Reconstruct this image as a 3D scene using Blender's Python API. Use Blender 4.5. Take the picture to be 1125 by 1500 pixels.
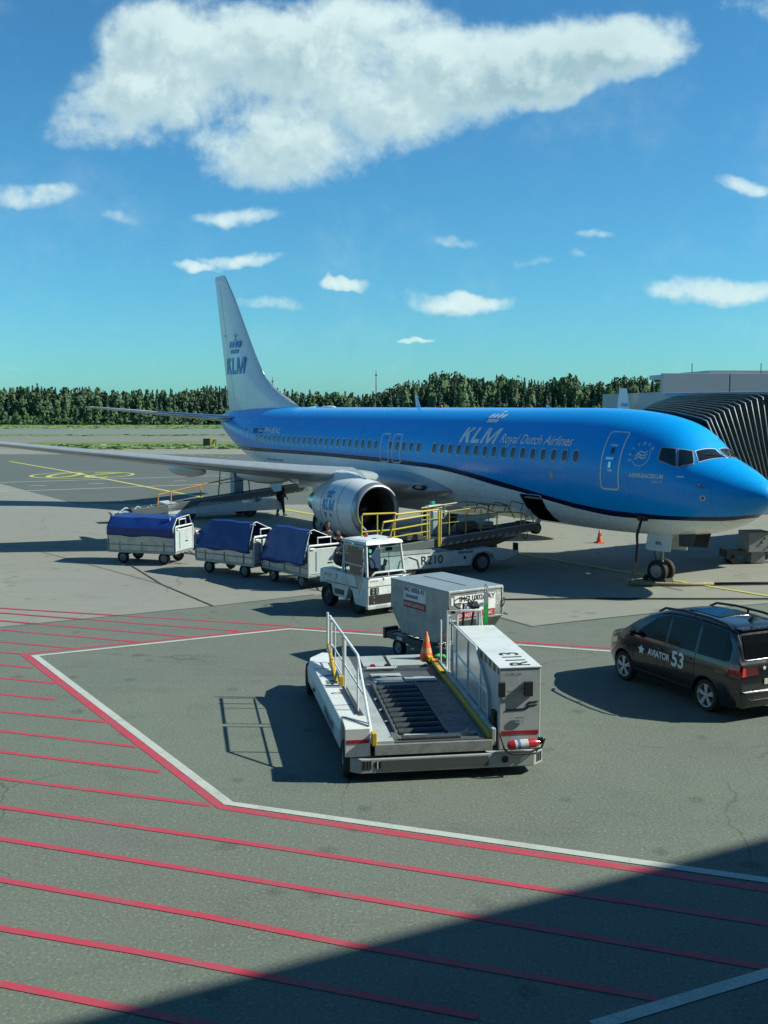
import bpy, bmesh, math, random
from mathutils import Vector, Matrix
random.seed(7)
R = math.radians
for o in list(bpy.data.objects): bpy.data.objects.remove(o)
S = bpy.context.scene
COL = S.collection

# ------------------------------------------------------------- camera
CAM_H = 5.463; FPX = 1530.0; PITCH = math.atan((750-594.2)/FPX)
cd = bpy.data.cameras.new('camera'); cam = bpy.data.objects.new('camera', cd); COL.objects.link(cam)
cam.location = (0, 0, CAM_H); cam.rotation_euler = (R(90)-PITCH, 0, 0)
cd.sensor_fit = 'HORIZONTAL'; cd.sensor_width = 36; cd.lens = 36*FPX/1125
cd.clip_start = .1; cd.clip_end = 20000
S.camera = cam
S.render.resolution_x = 768; S.render.resolution_y = 1024

# ------------------------------------------------------------- sky, sun, exposure
SUN_EL = 37.5; SUN_AZ = 92.0         # azimuth clockwise from +Y; light comes from the right, a touch behind the camera
S.view_settings.view_transform = 'Standard'; S.view_settings.look = 'None'
S.view_settings.exposure = 0.6        # exposed for the shaded side of the airliner; S.view_settings.gamma = 1.0
w = bpy.data.worlds.new('World'); S.world = w; w.use_nodes = True
nt = w.node_tree; nt.nodes.clear()
class NB:
    """tiny helper for building node graphs"""
    def __init__(s, tree): s.t = tree
    def n(s, typ, ins=None, **kw):
        nd = s.t.nodes.new(typ)
        for k, v in kw.items(): setattr(nd, k, v)
        for k, v in (ins or {}).items(): s.set(nd.inputs[k], v)
        return nd
    def set(s, sock, v):
        if isinstance(v, bpy.types.NodeSocket): s.t.links.new(v, sock)
        elif isinstance(v, bpy.types.Node): s.t.links.new(v.outputs[0], sock)
        else: sock.default_value = v
    def m(s, op, a, b=0.0, c=0.0, clamp=False):
        nd = s.t.nodes.new('ShaderNodeMath'); nd.operation = op; nd.use_clamp = clamp
        s.set(nd.inputs[0], a); s.set(nd.inputs[1], b); s.set(nd.inputs[2], c)
        return nd.outputs[0]
    def mix(s, f, a, b, blend='MIX'):
        nd = s.t.nodes.new('ShaderNodeMix'); nd.data_type = 'RGBA'; nd.blend_type = blend
        s.set(nd.inputs[0], f); s.set(nd.inputs[6], a); s.set(nd.inputs[7], b)
        return nd.outputs[2]
    def ramp(s, f, stops, interp='LINEAR'):
        nd = s.t.nodes.new('ShaderNodeValToRGB'); s.set(nd.inputs[0], f)
        cr = nd.color_ramp; cr.interpolation = interp
        while len(cr.elements) < len(stops): cr.elements.new(0.5)
        for e, (p, c) in zip(cr.elements, stops):
            e.position = p; e.color = c if len(c) == 4 else (*c, 1)
        return nd.outputs[0]
    def smooth(s, v, a, b):
        nd = s.t.nodes.new('ShaderNodeMapRange'); nd.interpolation_type = 'SMOOTHSTEP'
        s.set(nd.inputs['Value'], v); nd.inputs['From Min'].default_value = a; nd.inputs['From Max'].default_value = b
        return nd.outputs[0]
    def noise(s, vec, scale, detail=4, rough=.5, dist=0.0, dims='3D'):
        nd = s.t.nodes.new('ShaderNodeTexNoise'); nd.noise_dimensions = dims
        if vec is not None: s.set(nd.inputs['Vector'], vec)
        nd.inputs['Scale'].default_value = scale; nd.inputs['Detail'].default_value = detail
        nd.inputs['Roughness'].default_value = rough; nd.inputs['Distortion'].default_value = dist
        return nd.outputs[0]

b = NB(nt)
sky = b.n('ShaderNodeTexSky', sky_type='NISHITA', sun_disc=False)
sky.sun_elevation = R(SUN_EL); sky.sun_rotation = R(SUN_AZ)
sky.altitude = 50; sky.air_density = 1.0; sky.dust_density = 0.35; sky.ozone_density = 1.6
tc = b.n('ShaderNodeTexCoord')
# clouds: places in the far sky as (azimuth tangent, elevation tangent, width, height, tilt)
def sk(px, py): 
    x = (px-562.5)/FPX; y = -(py-750)/FPX
    c, s_ = math.cos(PITCH), math.sin(PITCH)
    d = c + y*s_
    return x/d, (y*c - s_)/d
CL = [(340,75,185,74,0,1.1),(235,140,140,62,0,1.0),(160,195,105,34,-5,.62),(395,205,160,72,0,1.1),(385,252,75,30,0,.85),
      (560,150,170,75,8,1.1),(660,110,150,75,0,1.1),(515,30,120,40,0,.8),(760,110,150,60,12,1.05),(870,65,150,52,5,1.05),(955,60,78,22,0,.65),
      (255,50,80,34,0,.6),(450,95,170,80,0,1.0),
      (60,290,75,22,0,.50),(345,313,64,17,0,.85),(292,384,38,11,0,.75),(355,376,55,14,0,.85),(515,418,34,10,0,.8),(400,449,64,13,0,.45),
      (680,440,104,19,-4,.72),(778,385,40,11,0,.7),(862,344,38,11,0,.7),(835,380,28,9,0,.45),(1060,418,104,25,0,.9),(1090,262,55,16,0,.6),(675,358,36,11,0,.40),
      (612,493,26,6,0,.8),(1075,8,100,26,0,.5),(178,482,62,13,12,.33),(925,503,18,6,0,.4),(185,320,28,12,0,.3),(25,532,40,6,0,.3),(1140,20,50,26,0,.6)]
grp = bpy.data.node_groups.new('cloud density', 'ShaderNodeTree')
grp.interface.new_socket('P', in_out='INPUT', socket_type='NodeSocketVector')
grp.interface.new_socket('D', in_out='OUTPUT', socket_type='NodeSocketFloat')
g = NB(grp); gi = grp.nodes.new('NodeGroupInput'); go = grp.nodes.new('NodeGroupOutput')
wv = g.n('ShaderNodeTexNoise', {'Vector': gi.outputs[0], 'Scale': 9.0, 'Detail': 4.0, 'Roughness': .6})
wp = g.n('ShaderNodeVectorMath', {0: wv.outputs['Color'], 1: (.5,.5,.5)}, operation='SUBTRACT')
ws = g.n('ShaderNodeVectorMath', {0: wp.outputs[0], 'Scale': .055}, operation='SCALE')
pp = g.n('ShaderNodeVectorMath', {0: gi.outputs[0], 1: ws.outputs[0]}, operation='ADD')
sp = g.n('ShaderNodeSeparateXYZ', {0: pp.outputs[0]})
acc = None
for (cx, cy, rx, ry, tl, st) in CL:
    u, v = sk(cx, cy); ca, sa = math.cos(R(tl)), math.sin(R(tl))
    a = 1.18*rx/FPX; c_ = (1.22 if ry > 27 else .95)*ry/FPX; st = st if ry > 27 else st*.76
    du = g.m('SUBTRACT', sp.outputs[0], u); dv = g.m('SUBTRACT', sp.outputs[1], v)
    e1 = g.m('MULTIPLY_ADD', du, ca/a, g.m('MULTIPLY', dv, sa/a)); e2 = g.m('MULTIPLY_ADD', du, -sa/c_, g.m('MULTIPLY', dv, ca/c_))
    r2 = g.m('MULTIPLY_ADD', e1, e1, g.m('MULTIPLY', e2, e2))
    val = g.m('MULTIPLY', g.m('SUBTRACT', 1.0, r2), st)
    val = g.m('MAXIMUM', val, 0.0)
    acc = val if acc is None else g.m('SMOOTH_MAX', acc, val, .12)
n1 = g.noise(gi.outputs[0], 9.0, 9, .60, .2); n2 = g.noise(gi.outputs[0], 42.0, 6, .6)
nn = g.m('ADD', g.m('MULTIPLY', g.m('SUBTRACT', n1, .5), 2.9), g.m('MULTIPLY', g.m('SUBTRACT', n2, .5), 1.0))
d = g.m('ADD', acc, g.m('MULTIPLY', nn, g.m('MINIMUM', g.m('MULTIPLY', acc, 2.6), .80)))
grp.links.new(d, go.inputs[0])
s3 = b.n('ShaderNodeSeparateXYZ', {0: tc.outputs['Generated']})
yy = b.m('MAXIMUM', s3.outputs[1], .02)
P = b.n('ShaderNodeCombineXYZ', {0: b.m('DIVIDE', s3.outputs[0], yy), 1: b.m('DIVIDE', s3.outputs[2], yy), 2: 0.37})
P2 = b.n('ShaderNodeVectorMath', {0: P.outputs[0], 1: (.010, .016, 0)}, operation='ADD')
g1 = b.n('ShaderNodeGroup', node_tree=grp); b.set(g1.inputs[0], P.outputs[0])
g2 = b.n('ShaderNodeGroup', node_tree=grp); b.set(g2.inputs[0], P2.outputs[0])
dens = b.smooth(g1.outputs[0], .06, .88)
ahead = b.smooth(s3.outputs[1], .03, .2)
dens = b.m('MULTIPLY', b.m('MULTIPLY', dens, ahead), .93)
thick = b.smooth(g1.outputs[0], .25, 1.25)
lit = b.smooth(b.m('SUBTRACT', g2.outputs[0], g1.outputs[0]), -.42, .30)    # denser towards the sun = shaded side
bil = b.smooth(b.noise(P.outputs[0], 7.5, 5, .55, .5), .40, .66)
shade = b.m('ADD', b.m('MULTIPLY', b.m('MULTIPLY', lit, .8), b.m('ADD', b.m('MULTIPLY', thick, .7), .3)), b.m('MULTIPLY', b.m('MULTIPLY', bil, thick), .38), clamp=True)
ccol = b.mix(shade, (.80,.99,.98,1), (.40,.60,.66,1))
tint = b.mix(1.0, sky.outputs[0], (.41, 1.06, 1.36, 1), 'MULTIPLY')
bg1 = b.n('ShaderNodeBackground', {0: tint, 1: .0635})
bg2 = b.n('ShaderNodeBackground', {0: ccol, 1: .62})
mx = b.n('ShaderNodeMixShader', {0: dens, 1: bg1.outputs[0], 2: bg2.outputs[0]})
out = b.n('ShaderNodeOutputWorld', {0: mx.outputs[0]})

sl = bpy.data.lights.new('sun', 'SUN'); sun = bpy.data.objects.new('sun', sl); COL.objects.link(sun)
sl.energy = 4.9; sl.angle = R(.53); sl.color = (.97, 1.0, .86)
az, el = R(SUN_AZ), R(SUN_EL)
sd = Vector((math.sin(az)*math.cos(el), math.cos(az)*math.cos(el), math.sin(el)))
sun.rotation_euler = sd.to_track_quat('Z', 'Y').to_euler(); sun.location = (60, 0, 60)

# ------------------------------------------------------------- helpers
def tag(o, label=None, cat=None, group=None, kind=None):
    if label: o['label'] = label
    if cat: o['category'] = cat
    if group: o['group'] = group
    if kind: o['kind'] = kind
    return o
def empty(name, loc=(0,0,0), rz=0, label=None, cat=None, group=None, scale=1):
    o = bpy.data.objects.new(name, None); COL.objects.link(o); o.location = loc; o.rotation_euler = (0,0,rz)
    o.scale = (scale,)*3; o.empty_display_size = .2
    return tag(o, label, cat, group)
def copy_tree(o, parent=None):
    c = o.copy(); COL.objects.link(c)
    if parent: c.parent = parent
    for ch in list(o.children): copy_tree(ch, c)
    return c
_mc = {}
KX = .72      # all paints are this much darker than they look, to go with the exposure
def kx(c): return tuple(q*KX for q in c[:3])
def mat(name, col, rough=.5, metal=0.0, coat=0.0, dirt=0.0, dcol=(.05,.05,.045), dscale=3.0, spec=.5, bump=0.0, bscale=40, trans=0.0, emit=0.0, aniso=False):
    if name in _mc: return _mc[name]
    m = bpy.data.materials.new(name); m.use_nodes = True; _mc[name] = m
    col, dcol = (col if metal > .9 else kx(col)), kx(dcol)
    t = m.node_tree; n = NB(t); bs = t.nodes['Principled BSDF']
    tcx = n.n('ShaderNodeTexCoord').outputs['Object']
    c4 = (*col, 1)
    bs.inputs['Metallic'].default_value = metal; bs.inputs['Specular IOR Level'].default_value = spec
    if coat: bs.inputs['Coat Weight'].default_value = coat; bs.inputs['Coat Roughness'].default_value = .06
    if dirt:
        a = n.noise(tcx, dscale, 6, .62, .4); c = n.noise(tcx, dscale*9, 4, .6)
        f = n.m('MULTIPLY', n.smooth(n.m('MULTIPLY_ADD', c, .35, a), .56, .92), dirt)
        n.set(bs.inputs['Base Color'], n.mix(f, c4, (*dcol, 1)))
        n.set(bs.inputs['Roughness'], n.m('ADD', n.m('MULTIPLY', f, .35), n.m('MULTIPLY_ADD', c, .14, rough-.07), clamp=True))
    else:
        a = n.noise(tcx, 7, 4)
        n.set(bs.inputs['Base Color'], n.mix(n.m('MULTIPLY', a, .18), c4, tuple(x*.75 for x in col)+(1,)))
        n.set(bs.inputs['Roughness'], n.m('MULTIPLY_ADD', a, .1, rough-.05, clamp=True))
    if bump:
        bp = n.n('ShaderNodeBump', {'Height': n.noise(tcx, bscale, 5), 'Strength': bump, 'Distance': .02}); n.set(bs.inputs['Normal'], bp.outputs[0])
    if trans: bs.inputs['Transmission Weight'].default_value = trans; bs.inputs['IOR'].default_value = 1.45
    return m
def glass(name, col=(.85,.95,.93), thin=.35, rough=.03):
    """thin pane: mostly see-through with mirror-like reflections"""
    if name in _mc: return _mc[name]
    m = bpy.data.materials.new(name); m.use_nodes = True; _mc[name] = m; t = m.node_tree; t.nodes.clear(); n = NB(t)
    tr = n.n('ShaderNodeBsdfTransparent', {0: (*col, 1)}); gl = n.n('ShaderNodeBsdfGlossy', {0: (1,1,1,1), 1: rough})
    fr = n.n('ShaderNodeFresnel', {0: 1.5}); f = n.m('ADD', fr.outputs[0], thin, clamp=True)
    mxs = n.n('ShaderNodeMixShader', {0: n.m('MULTIPLY', f, 1.0), 1: tr.outputs[0], 2: gl.outputs[0]})
    n.n('ShaderNodeOutputMaterial', {0: mxs.outputs[0]}); return m

class MB:
    """collects primitives, then links them as one mesh object"""
    def __init__(s): s.v = []; s.f = []; s.M = Matrix()
    def add(s, vs, fs):
        k = len(s.v); s.v += [tuple(s.M @ Vector(p)) for p in vs]; s.f += [tuple(i+k for i in f) for f in fs]; return s
    def box(s, x0, x1, y0, y1, z0, z1, M=None):
        vs = [(x,y,z) for x in (x0,x1) for y in (y0,y1) for z in (z0,z1)]
        if M is not None: vs = [tuple(M @ Vector(p)) for p in vs]
        return s.add(vs, [(0,1,3,2),(4,6,7,5),(0,4,5,1),(2,3,7,6),(0,2,6,4),(1,5,7,3)])
    def cbox(s, c, size, rot=(0,0,0)):
        M = Matrix.Translation(c) @ (Matrix.Rotation(rot[2],4,'Z') @ Matrix.Rotation(rot[1],4,'Y') @ Matrix.Rotation(rot[0],4,'X'))
        a, b_, c_ = (q/2 for q in size); return s.box(-a,a,-b_,b_,-c_,c_, M)
    def cyl(s, p0, p1, r, r1=None, n=16, caps=True):
        p0, p1 = Vector(p0), Vector(p1); r1 = r if r1 is None else r1
        d = (p1-p0).normalized(); a = d.orthogonal().normalized(); c = d.cross(a)
        vs = []; 
        for p, q in ((p0,r),(p1,r1)):
            for i in range(n):
                t = 2*math.pi*i/n; vs.append(tuple(p+(a*math.cos(t)+c*math.sin(t))*q))
        fs = [(i,(i+1)%n,n+(i+1)%n,n+i) for i in range(n)]
        if caps: fs += [tuple(range(n-1,-1,-1)), tuple(range(n,2*n))]
        return s.add(vs, fs)
    def tube(s, pts, r, n=8, closed=False, caps=True):
        pts = [Vector(p) for p in pts]; L = len(pts); vs = []; fs = []
        prev = None
        for i, p in enumerate(pts):
            if closed: d = pts[(i+1)%L]-pts[i-1]
            else: d = pts[min(i+1,L-1)]-pts[max(i-1,0)]
            d.normalize()
            if prev is None: a = d.orthogonal().normalized()
            else:
                a = prev - d*prev.dot(d)
                a = a.normalized() if a.length > 1e-6 else d.orthogonal().normalized()
            prev = a; c = d.cross(a)
            k = 1.0
            if 0 < i < L-1 or closed:
                u = (pts[i]-pts[i-1]).normalized(); k = 1/max(.5, abs(u.dot(d)))
            rr = r[i] if isinstance(r, (list,tuple)) else r
            for j in range(n):
                t = 2*math.pi*(j+.5)/n; vs.append(tuple(p+(a*math.cos(t)+c*math.sin(t))*rr*min(k,1.25)))
        for i in range(L if closed else L-1):
            for j in range(n): 
                q = (i+1)%L; fs.append((i*n+j, i*n+(j+1)%n, q*n+(j+1)%n, q*n+j))
        if not closed and caps: fs += [tuple(range(n-1,-1,-1)), tuple(range((L-1)*n, L*n))]
        return s.add(vs, fs)
    def prism(s, poly, axis, a, b_):
        """poly of 2-D points; axis 'x': (y,z), 'y': (x,z), 'z': (x,y)"""
        n = len(poly)
        def P3(p, k): return {'x': (k,p[0],p[1]), 'y': (p[0],k,p[1]), 'z': (p[0],p[1],k)}[axis]
        vs = [P3(p,a) for p in poly] + [P3(p,b_) for p in poly]
        return s.add(vs, [tuple(range(n)), tuple(range(2*n-1,n-1,-1))] + [(i, n+i, n+(i+1)%n, (i+1)%n) for i in range(n)])
    def lathe(s, prof, org, ax, n=32, a0=0.0, full=True):
        """prof: (distance along axis, radius)"""
        o = Vector(org); d = Vector(ax).normalized(); a = d.orthogonal().normalized(); c = d.cross(a); vs = []; fs = []
        for (t, r) in prof:
            for i in range(n):
                q = 2*math.pi*i/n; vs.append(tuple(o+d*t+(a*math.cos(q)+c*math.sin(q))*r))
        for k in range(len(prof)-1):
            for i in range(n): fs.append((k*n+i, k*n+(i+1)%n, (k+1)*n+(i+1)%n, (k+1)*n+i))
        return s.add(vs, fs)
    def loft(s, rings, closed=True, caps=True):
        n = len(rings[0]); vs = [p for r in rings for p in r]; fs = []
        for k in range(len(rings)-1):
            for i in range(n if closed else n-1): fs.append((k*n+i, k*n+(i+1)%n, (k+1)*n+(i+1)%n, (k+1)*n+i))
        if caps and closed: fs += [tuple(range(n-1,-1,-1)), tuple(range((len(rings)-1)*n, len(rings)*n))]
        return s.add(vs, fs)
    def sphere(s, c, r, n=16, sc=(1,1,1)):
        rings = []
        for i in range(n//2+1):
            t = math.pi*i/(n//2); rings.append([(c[0]+sc[0]*r*max(math.sin(t),1e-4)*math.cos(2*math.pi*j/n), c[1]+sc[1]*r*max(math.sin(t),1e-4)*math.sin(2*math.pi*j/n), c[2]+sc[2]*r*math.cos(t)) for j in range(n)])
        return s.loft(rings, caps=False)
    def sheet(s, vs, fs): return s.add(vs, fs)
    def build(s, name, m, parent=None, smooth=False, bevel=0.0, loc=None, solid=0.0, angle=40, fix=True, segs=2):
        me = bpy.data.meshes.new(name); me.from_pydata(s.v, [], s.f); me.validate()
        if fix:
            bm = bmesh.new(); bm.from_mesh(me); bmesh.ops.remove_doubles(bm, verts=bm.verts, dist=1e-5); bmesh.ops.recalc_face_normals(bm, faces=bm.faces); bm.to_mesh(me); bm.free()
        o = bpy.data.objects.new(name, me); COL.objects.link(o)
        if m: me.materials.append(m)
        if smooth:
            for p in me.polygons: p.use_smooth = True
            if smooth != 'all':
                try: me.set_sharp_from_angle(angle=R(angle))
                except Exception: pass
        if solid:
            md = o.modifiers.new('solid', 'SOLIDIFY'); md.thickness = solid; md.offset = 0
        if bevel:
            md = o.modifiers.new('bevel', 'BEVEL'); md.width = bevel; md.segments = segs; md.limit_method = 'ANGLE'; md.angle_limit = R(35)
        if parent: o.parent = parent
        if loc: o.location = loc
        return o

# 2-D lettering and marks, mapped onto a surface by a function (x, y) -> point
def text2d(s, shear=0.0, bold=0.0, space=1.0):
    cu = bpy.data.curves.new('t', 'FONT'); cu.body = s; cu.shear = shear; cu.offset = bold; cu.space_character = space; cu.resolution_u = 4
    o = bpy.data.objects.new('t', cu); COL.objects.link(o); bpy.context.view_layer.update()
    me = bpy.data.meshes.new_from_object(o.evaluated_get(bpy.context.evaluated_depsgraph_get()))
    v = [tuple(p.co[:2]) for p in me.vertices]; f = [tuple(p.vertices) for p in me.polygons]
    bpy.data.objects.remove(o); bpy.data.curves.remove(cu); bpy.data.meshes.remove(me)
    x0 = min(p[0] for p in v); x1 = max(p[0] for p in v); y0 = min(p[1] for p in v); y1 = max(p[1] for p in v)
    return [((p[0]-x0)/(x1-x0), (p[1]-y0)/(y1-y0)) for p in v], f, (x1-x0)/(y1-y0)
def poly2d(polys):
    v = []; f = []
    for pl in polys: k = len(v); v += list(pl); f.append(tuple(range(k, k+len(pl))))
    return v, f
def ell(cx, cy, rx, ry, n=20, t=0.0):
    return [(cx+rx*math.cos(a)*math.cos(t)-ry*math.sin(a)*math.sin(t), cy+rx*math.cos(a)*math.sin(t)+ry*math.sin(a)*math.cos(t)) for a in (2*math.pi*i/n for i in range(n))]
def crown2d():
    P = [[(-.5,0),(.5,0),(.5,.26),(-.5,.26)]]
    for x in (-.50,-.17,.17,.50): P.append(ell(x*1.12,.58,.135,.24,16,-.10))
    P += [ell(.03,.90,.07,.06,10), [(.0,.965),(.06,.965),(.06,1.30),(.0,1.30)], [(-.09,1.08),(-.002,1.08),(-.002,1.16),(-.09,1.16)], [(.062,1.08),(.15,1.08),(.15,1.16),(.062,1.16)]]
    return P
def klm2d(w_, h, shear=0.0):
    """the airline's three block letters as plain outlines"""
    K = [(0,0),(.28,0),(.28,.30),(.40,.44),(.70,0),(1.06,0),(.60,.66),(.98,1),(.62,1),(.28,.64),(.28,1),(0,1)]
    L = [(0,0),(.86,0),(.86,.24),(.30,.24),(.30,1),(0,1)]
    M_ = [(0,0),(.27,0),(.27,.66),(.62,0),(.88,0),(1.23,.66),(1.23,0),(1.50,0),(1.50,1),(1.14,1),(.75,.26),(.36,1),(0,1)]
    P = [[(x, y) for x, y in K], [(x+1.20, y) for x, y in L], [(x+2.26, y) for x, y in M_]]; T = 3.76+shear
    return [[((x+shear*y)/T*w_, y*h) for x, y in q] for q in P]
def ring2d(cx, cy, r, w_, a0=0, a1=360, n=40):
    P = []
    for i in range(n):
        a, c = R(a0+(a1-a0)*i/n), R(a0+(a1-a0)*(i+1)/n)
        P.append([(cx+r*math.cos(a),cy+r*math.sin(a)),(cx+r*math.cos(c),cy+r*math.sin(c)),(cx+(r-w_)*math.cos(c),cy+(r-w_)*math.sin(c)),(cx+(r-w_)*math.cos(a),cy+(r-w_)*math.sin(a))])
    return P
def stroke2d(pts, w_):
    P = []
    for (a, c) in zip(pts, pts[1:]):
        dx, dy = c[0]-a[0], c[1]-a[1]; L = math.hypot(dx,dy) or 1; nx, ny = -dy/L*w_/2, dx/L*w_/2
        P.append([(a[0]+nx,a[1]+ny),(a[0]-nx,a[1]-ny),(c[0]-nx,c[1]-ny),(c[0]+nx,c[1]+ny)])
    return P
def decal(name, vf, fn, m, parent, step=0.0, smooth=False):
    """put a flat 2-D mark on a surface: fn maps (x,y) to 3-D"""
    v, f = vf
    bm = bmesh.new(); bv = [bm.verts.new((p[0],p[1],0)) for p in v]
    for q in f:
        try: bm.faces.new([bv[i] for i in q])
        except Exception: pass
    bm.normal_update(); bmesh.ops.triangulate(bm, faces=bm.faces[:])
    if step:
        sx, sy = step if isinstance(step, tuple) else (step, step)
        for ax, st in ((0,sx),(1,sy)):
            if not st: continue
            lo = min(p[ax] for p in v); hi = max(p[ax] for p in v); k = lo+st
            while k < hi:
                no = (1,0,0) if ax == 0 else (0,1,0); co = (k,0,0) if ax == 0 else (0,k,0)
                bmesh.ops.bisect_plane(bm, geom=bm.verts[:]+bm.edges[:]+bm.faces[:], plane_co=co, plane_no=no); k += st
    for q in bm.verts: q.co = Vector(fn(q.co.x, q.co.y))
    me = bpy.data.meshes.new(name); bm.to_mesh(me); bm.free(); me.materials.append(m)
    if smooth:
        for q in me.polygons: q.use_smooth = True
    o = bpy.data.objects.new(name, me); COL.objects.link(o)
    if parent: o.parent = parent
    return o
def flat(O, X, Y, w_=1.0, h=1.0, off=.004):
    """planar mapping: unit square -> origin O, directions X (width w_) and Y (height h), lifted off along X x Y"""
    O = Vector(O); X = Vector(X).normalized(); Y = Vector(Y).normalized(); N = X.cross(Y)
    return lambda x, y: O + X*x*w_ + Y*y*h + N*off
def sign(s, name, O, X, Y, h, m, parent, width=None, shear=0.0, bold=0.0, off=.004, space=1.0):
    v, f, asp = text2d(s, shear, bold, space)
    return decal(name, (v, f), flat(O, X, Y, width or h*asp, h, off), m, parent)
def merge2d(parts):
    v = []; f = []
    for (pv, pf) in parts: k = len(v); v += pv; f += [tuple(i+k for i in q) for q in pf]
    return v, f
def G(u, v, z=0.0):
    """the ground point (or point at height z) that stands at this place of the photo, in metres"""
    x = (u-562.5)/FPX; y = -(v-750)/FPX; c, s_ = math.cos(PITCH), math.sin(PITCH)
    t = (CAM_H-z)/(s_ - y*c)
    return (x*t, (c+y*s_)*t)

# ------------------------------------------------------------- ground surfaces
def ground_mat(name, base, dark, light, speck=.0, speck_scale=45, stain=.35, joints=False, coarse=.25, neutral=.45):
    base, dark, light = kx(base), kx(dark), kx(light)
    m = bpy.data.materials.new(name); m.use_nodes = True; n = NB(m.node_tree); bs = m.node_tree.nodes['Principled BSDF']
    c = n.n('ShaderNodeTexCoord').outputs['Object']
    big = n.noise(c, .11, 6, .6, .5); mid = n.noise(c, .9, 6, .65, .6); fine = n.noise(c, speck_scale, 3, .7)
    mp = n.n('ShaderNodeMapping', {'Vector': c, 'Scale': (.22, 2.2, 1), 'Rotation': (0,0,R(28))}); streak = n.noise(mp.outputs[0], .8, 5, .6, .3)
    col = n.mix(n.smooth(big, .3, .7), (*base,1), (*light,1))
    col = n.mix(n.m('MULTIPLY', n.smooth(mid, .48, .78), stain), col, (*dark,1))
    col = n.mix(n.m('MULTIPLY', n.smooth(streak, .5, .8), stain*.6), col, (*dark,1))
    vor = n.n('ShaderNodeTexVoronoi', {'Vector': c, 'Scale': 1.0, 'Randomness': 1.0}); 
    spot = n.m('SUBTRACT', vor.outputs['Distance'], n.m('MULTIPLY', n.noise(c, 2.3, 5, .7), .26))
    col = n.mix(n.m('MULTIPLY', n.m('SUBTRACT', 1.0, n.smooth(spot, -.035, .045)), stain*.85), col, tuple(q*.55 for q in dark)+(1,))
    neu = n.noise(c, .055, 4, .55, .8); g3 = sum(base)/3
    col = n.mix(n.m('MULTIPLY', n.smooth(neu, .42, .62), neutral), col, (g3*1.02, g3*1.0, g3*.93, 1))
    mp2 = n.n('ShaderNodeMapping', {'Vector': c, 'Scale': (.05, 1.1, 1), 'Rotation': (0,0,R(-12))}); tr = n.noise(mp2.outputs[0], 1.0, 6, .65, .8)
    col = n.mix(n.m('MULTIPLY', n.smooth(tr, .58, .72), stain*.55), col, (*dark,1))
    col = n.mix(n.m('MULTIPLY', n.smooth(fine, .52, .80), speck), col, tuple(min(1,q*2.0) for q in light)+(1,))
    col = n.mix(n.m('MULTIPLY', n.m('SUBTRACT', 1.0, n.smooth(fine, .25, .46)), speck*.8), col, tuple(q*.45 for q in dark)+(1,))
    dv = n.n('ShaderNodeVectorMath', {0: c, 1: n.n('ShaderNodeTexNoise', {'Vector': c, 'Scale': .8, 'Detail': 5.0}).outputs['Color']}, operation='ADD')
    ve = n.n('ShaderNodeTexVoronoi', {'Vector': dv.outputs[0], 'Scale': .16}, feature='DISTANCE_TO_EDGE')
    crk = n.m('MULTIPLY', n.m('SUBTRACT', 1.0, n.smooth(ve.outputs['Distance'], .0015, .0040)), n.smooth(n.noise(c, .25, 3), .48, .60))
    col = n.mix(n.m('MULTIPLY', crk, .42 if neutral else 0.0), col, tuple(q*.40 for q in dark)+(1,))
    n.set(bs.inputs['Base Color'], col); n.set(bs.inputs['Roughness'], n.m('MULTIPLY_ADD', mid, .2, .72))
    bs.inputs['Specular IOR Level'].default_value = .3
    bp = n.n('ShaderNodeBump', {'Height': fine, 'Strength': coarse, 'Distance': .01}); n.set(bs.inputs['Normal'], bp.outputs[0])
    return m
m_conc = ground_mat('concrete', (.285,.28,.235), (.19,.187,.158), (.32,.315,.265), .12, 18, .5)
m_asph = ground_mat('worn asphalt', (.158,.182,.145), (.098,.116,.096), (.185,.208,.166), .8, 24, .5, coarse=.6)
m_taxi = ground_mat('taxiway asphalt', (.122,.142,.13), (.096,.112,.105), (.135,.155,.138), .12, 8, .3)
m_brown = ground_mat('brown concrete', (.235,.225,.195), (.18,.175,.155), (.26,.25,.21), .05, 5, .35)
m_run = ground_mat('runway asphalt', (.20,.24,.235), (.17,.20,.20), (.21,.25,.24), .05, 3, .25)
m_grass = ground_mat('grass', (.135,.215,.060), (.10,.17,.045), (.19,.26,.085), .35, 2.5, .4, coarse=.8, neutral=0.0)
def sheet(name, pts, z, m, kind='structure', label=None, cat=None):
    me = bpy.data.meshes.new(name); me.from_pydata([(p[0],p[1],z) for p in pts], [], [tuple(range(len(pts)))])
    me.materials.append(m); o = bpy.data.objects.new(name, me); COL.objects.link(o)
    me.update()
    if me.polygons[0].normal.z < 0: me.flip_normals()
    o['kind'] = kind
    if label: o['label'] = label
    if cat: o['category'] = cat
    return o
def gp(*px): return [G(*q) for q in px]
sheet('ground', [(-5000,-400),(5000,-400),(5000,9000),(-5000,9000)], -.02, m_grass, label='flat grass land around the airport', cat='ground')
sheet('concrete_apron', [(-160,-30),(160,-30),(160,133),(-160,133)], -.008, m_conc, label='pale concrete apron under the airliner', cat='apron')
A0 = gp((0,919),(313,888),(460,871),(600,868),(744,908),(780,918),(820,913),(961,898),(1125,884))
sheet('asphalt_apron', [(-60,-30),(-60,A0[0][1]-3)] + A0 + [(60, A0[-1][1]+4), (60,-30)], -.002, m_asph, label='worn grey green asphalt of the near apron', cat='apron')
t0 = gp((0,708),(108,737),(112,740)); 
sheet('taxiway', [(-160, 84), (-46,84), t0[0], t0[1], (-8,57.5), (60,66), (160,90), (160,118), (-160,118)], -.002, m_taxi, label='dark asphalt taxi lane behind the wing', cat='taxiway')
sheet('taxiway_shoulder', [(-300,133),(300,133),(300,187),(-300,187)], -.008, m_brown, label='brownish concrete taxiway beyond the stand', cat='taxiway')
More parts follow.
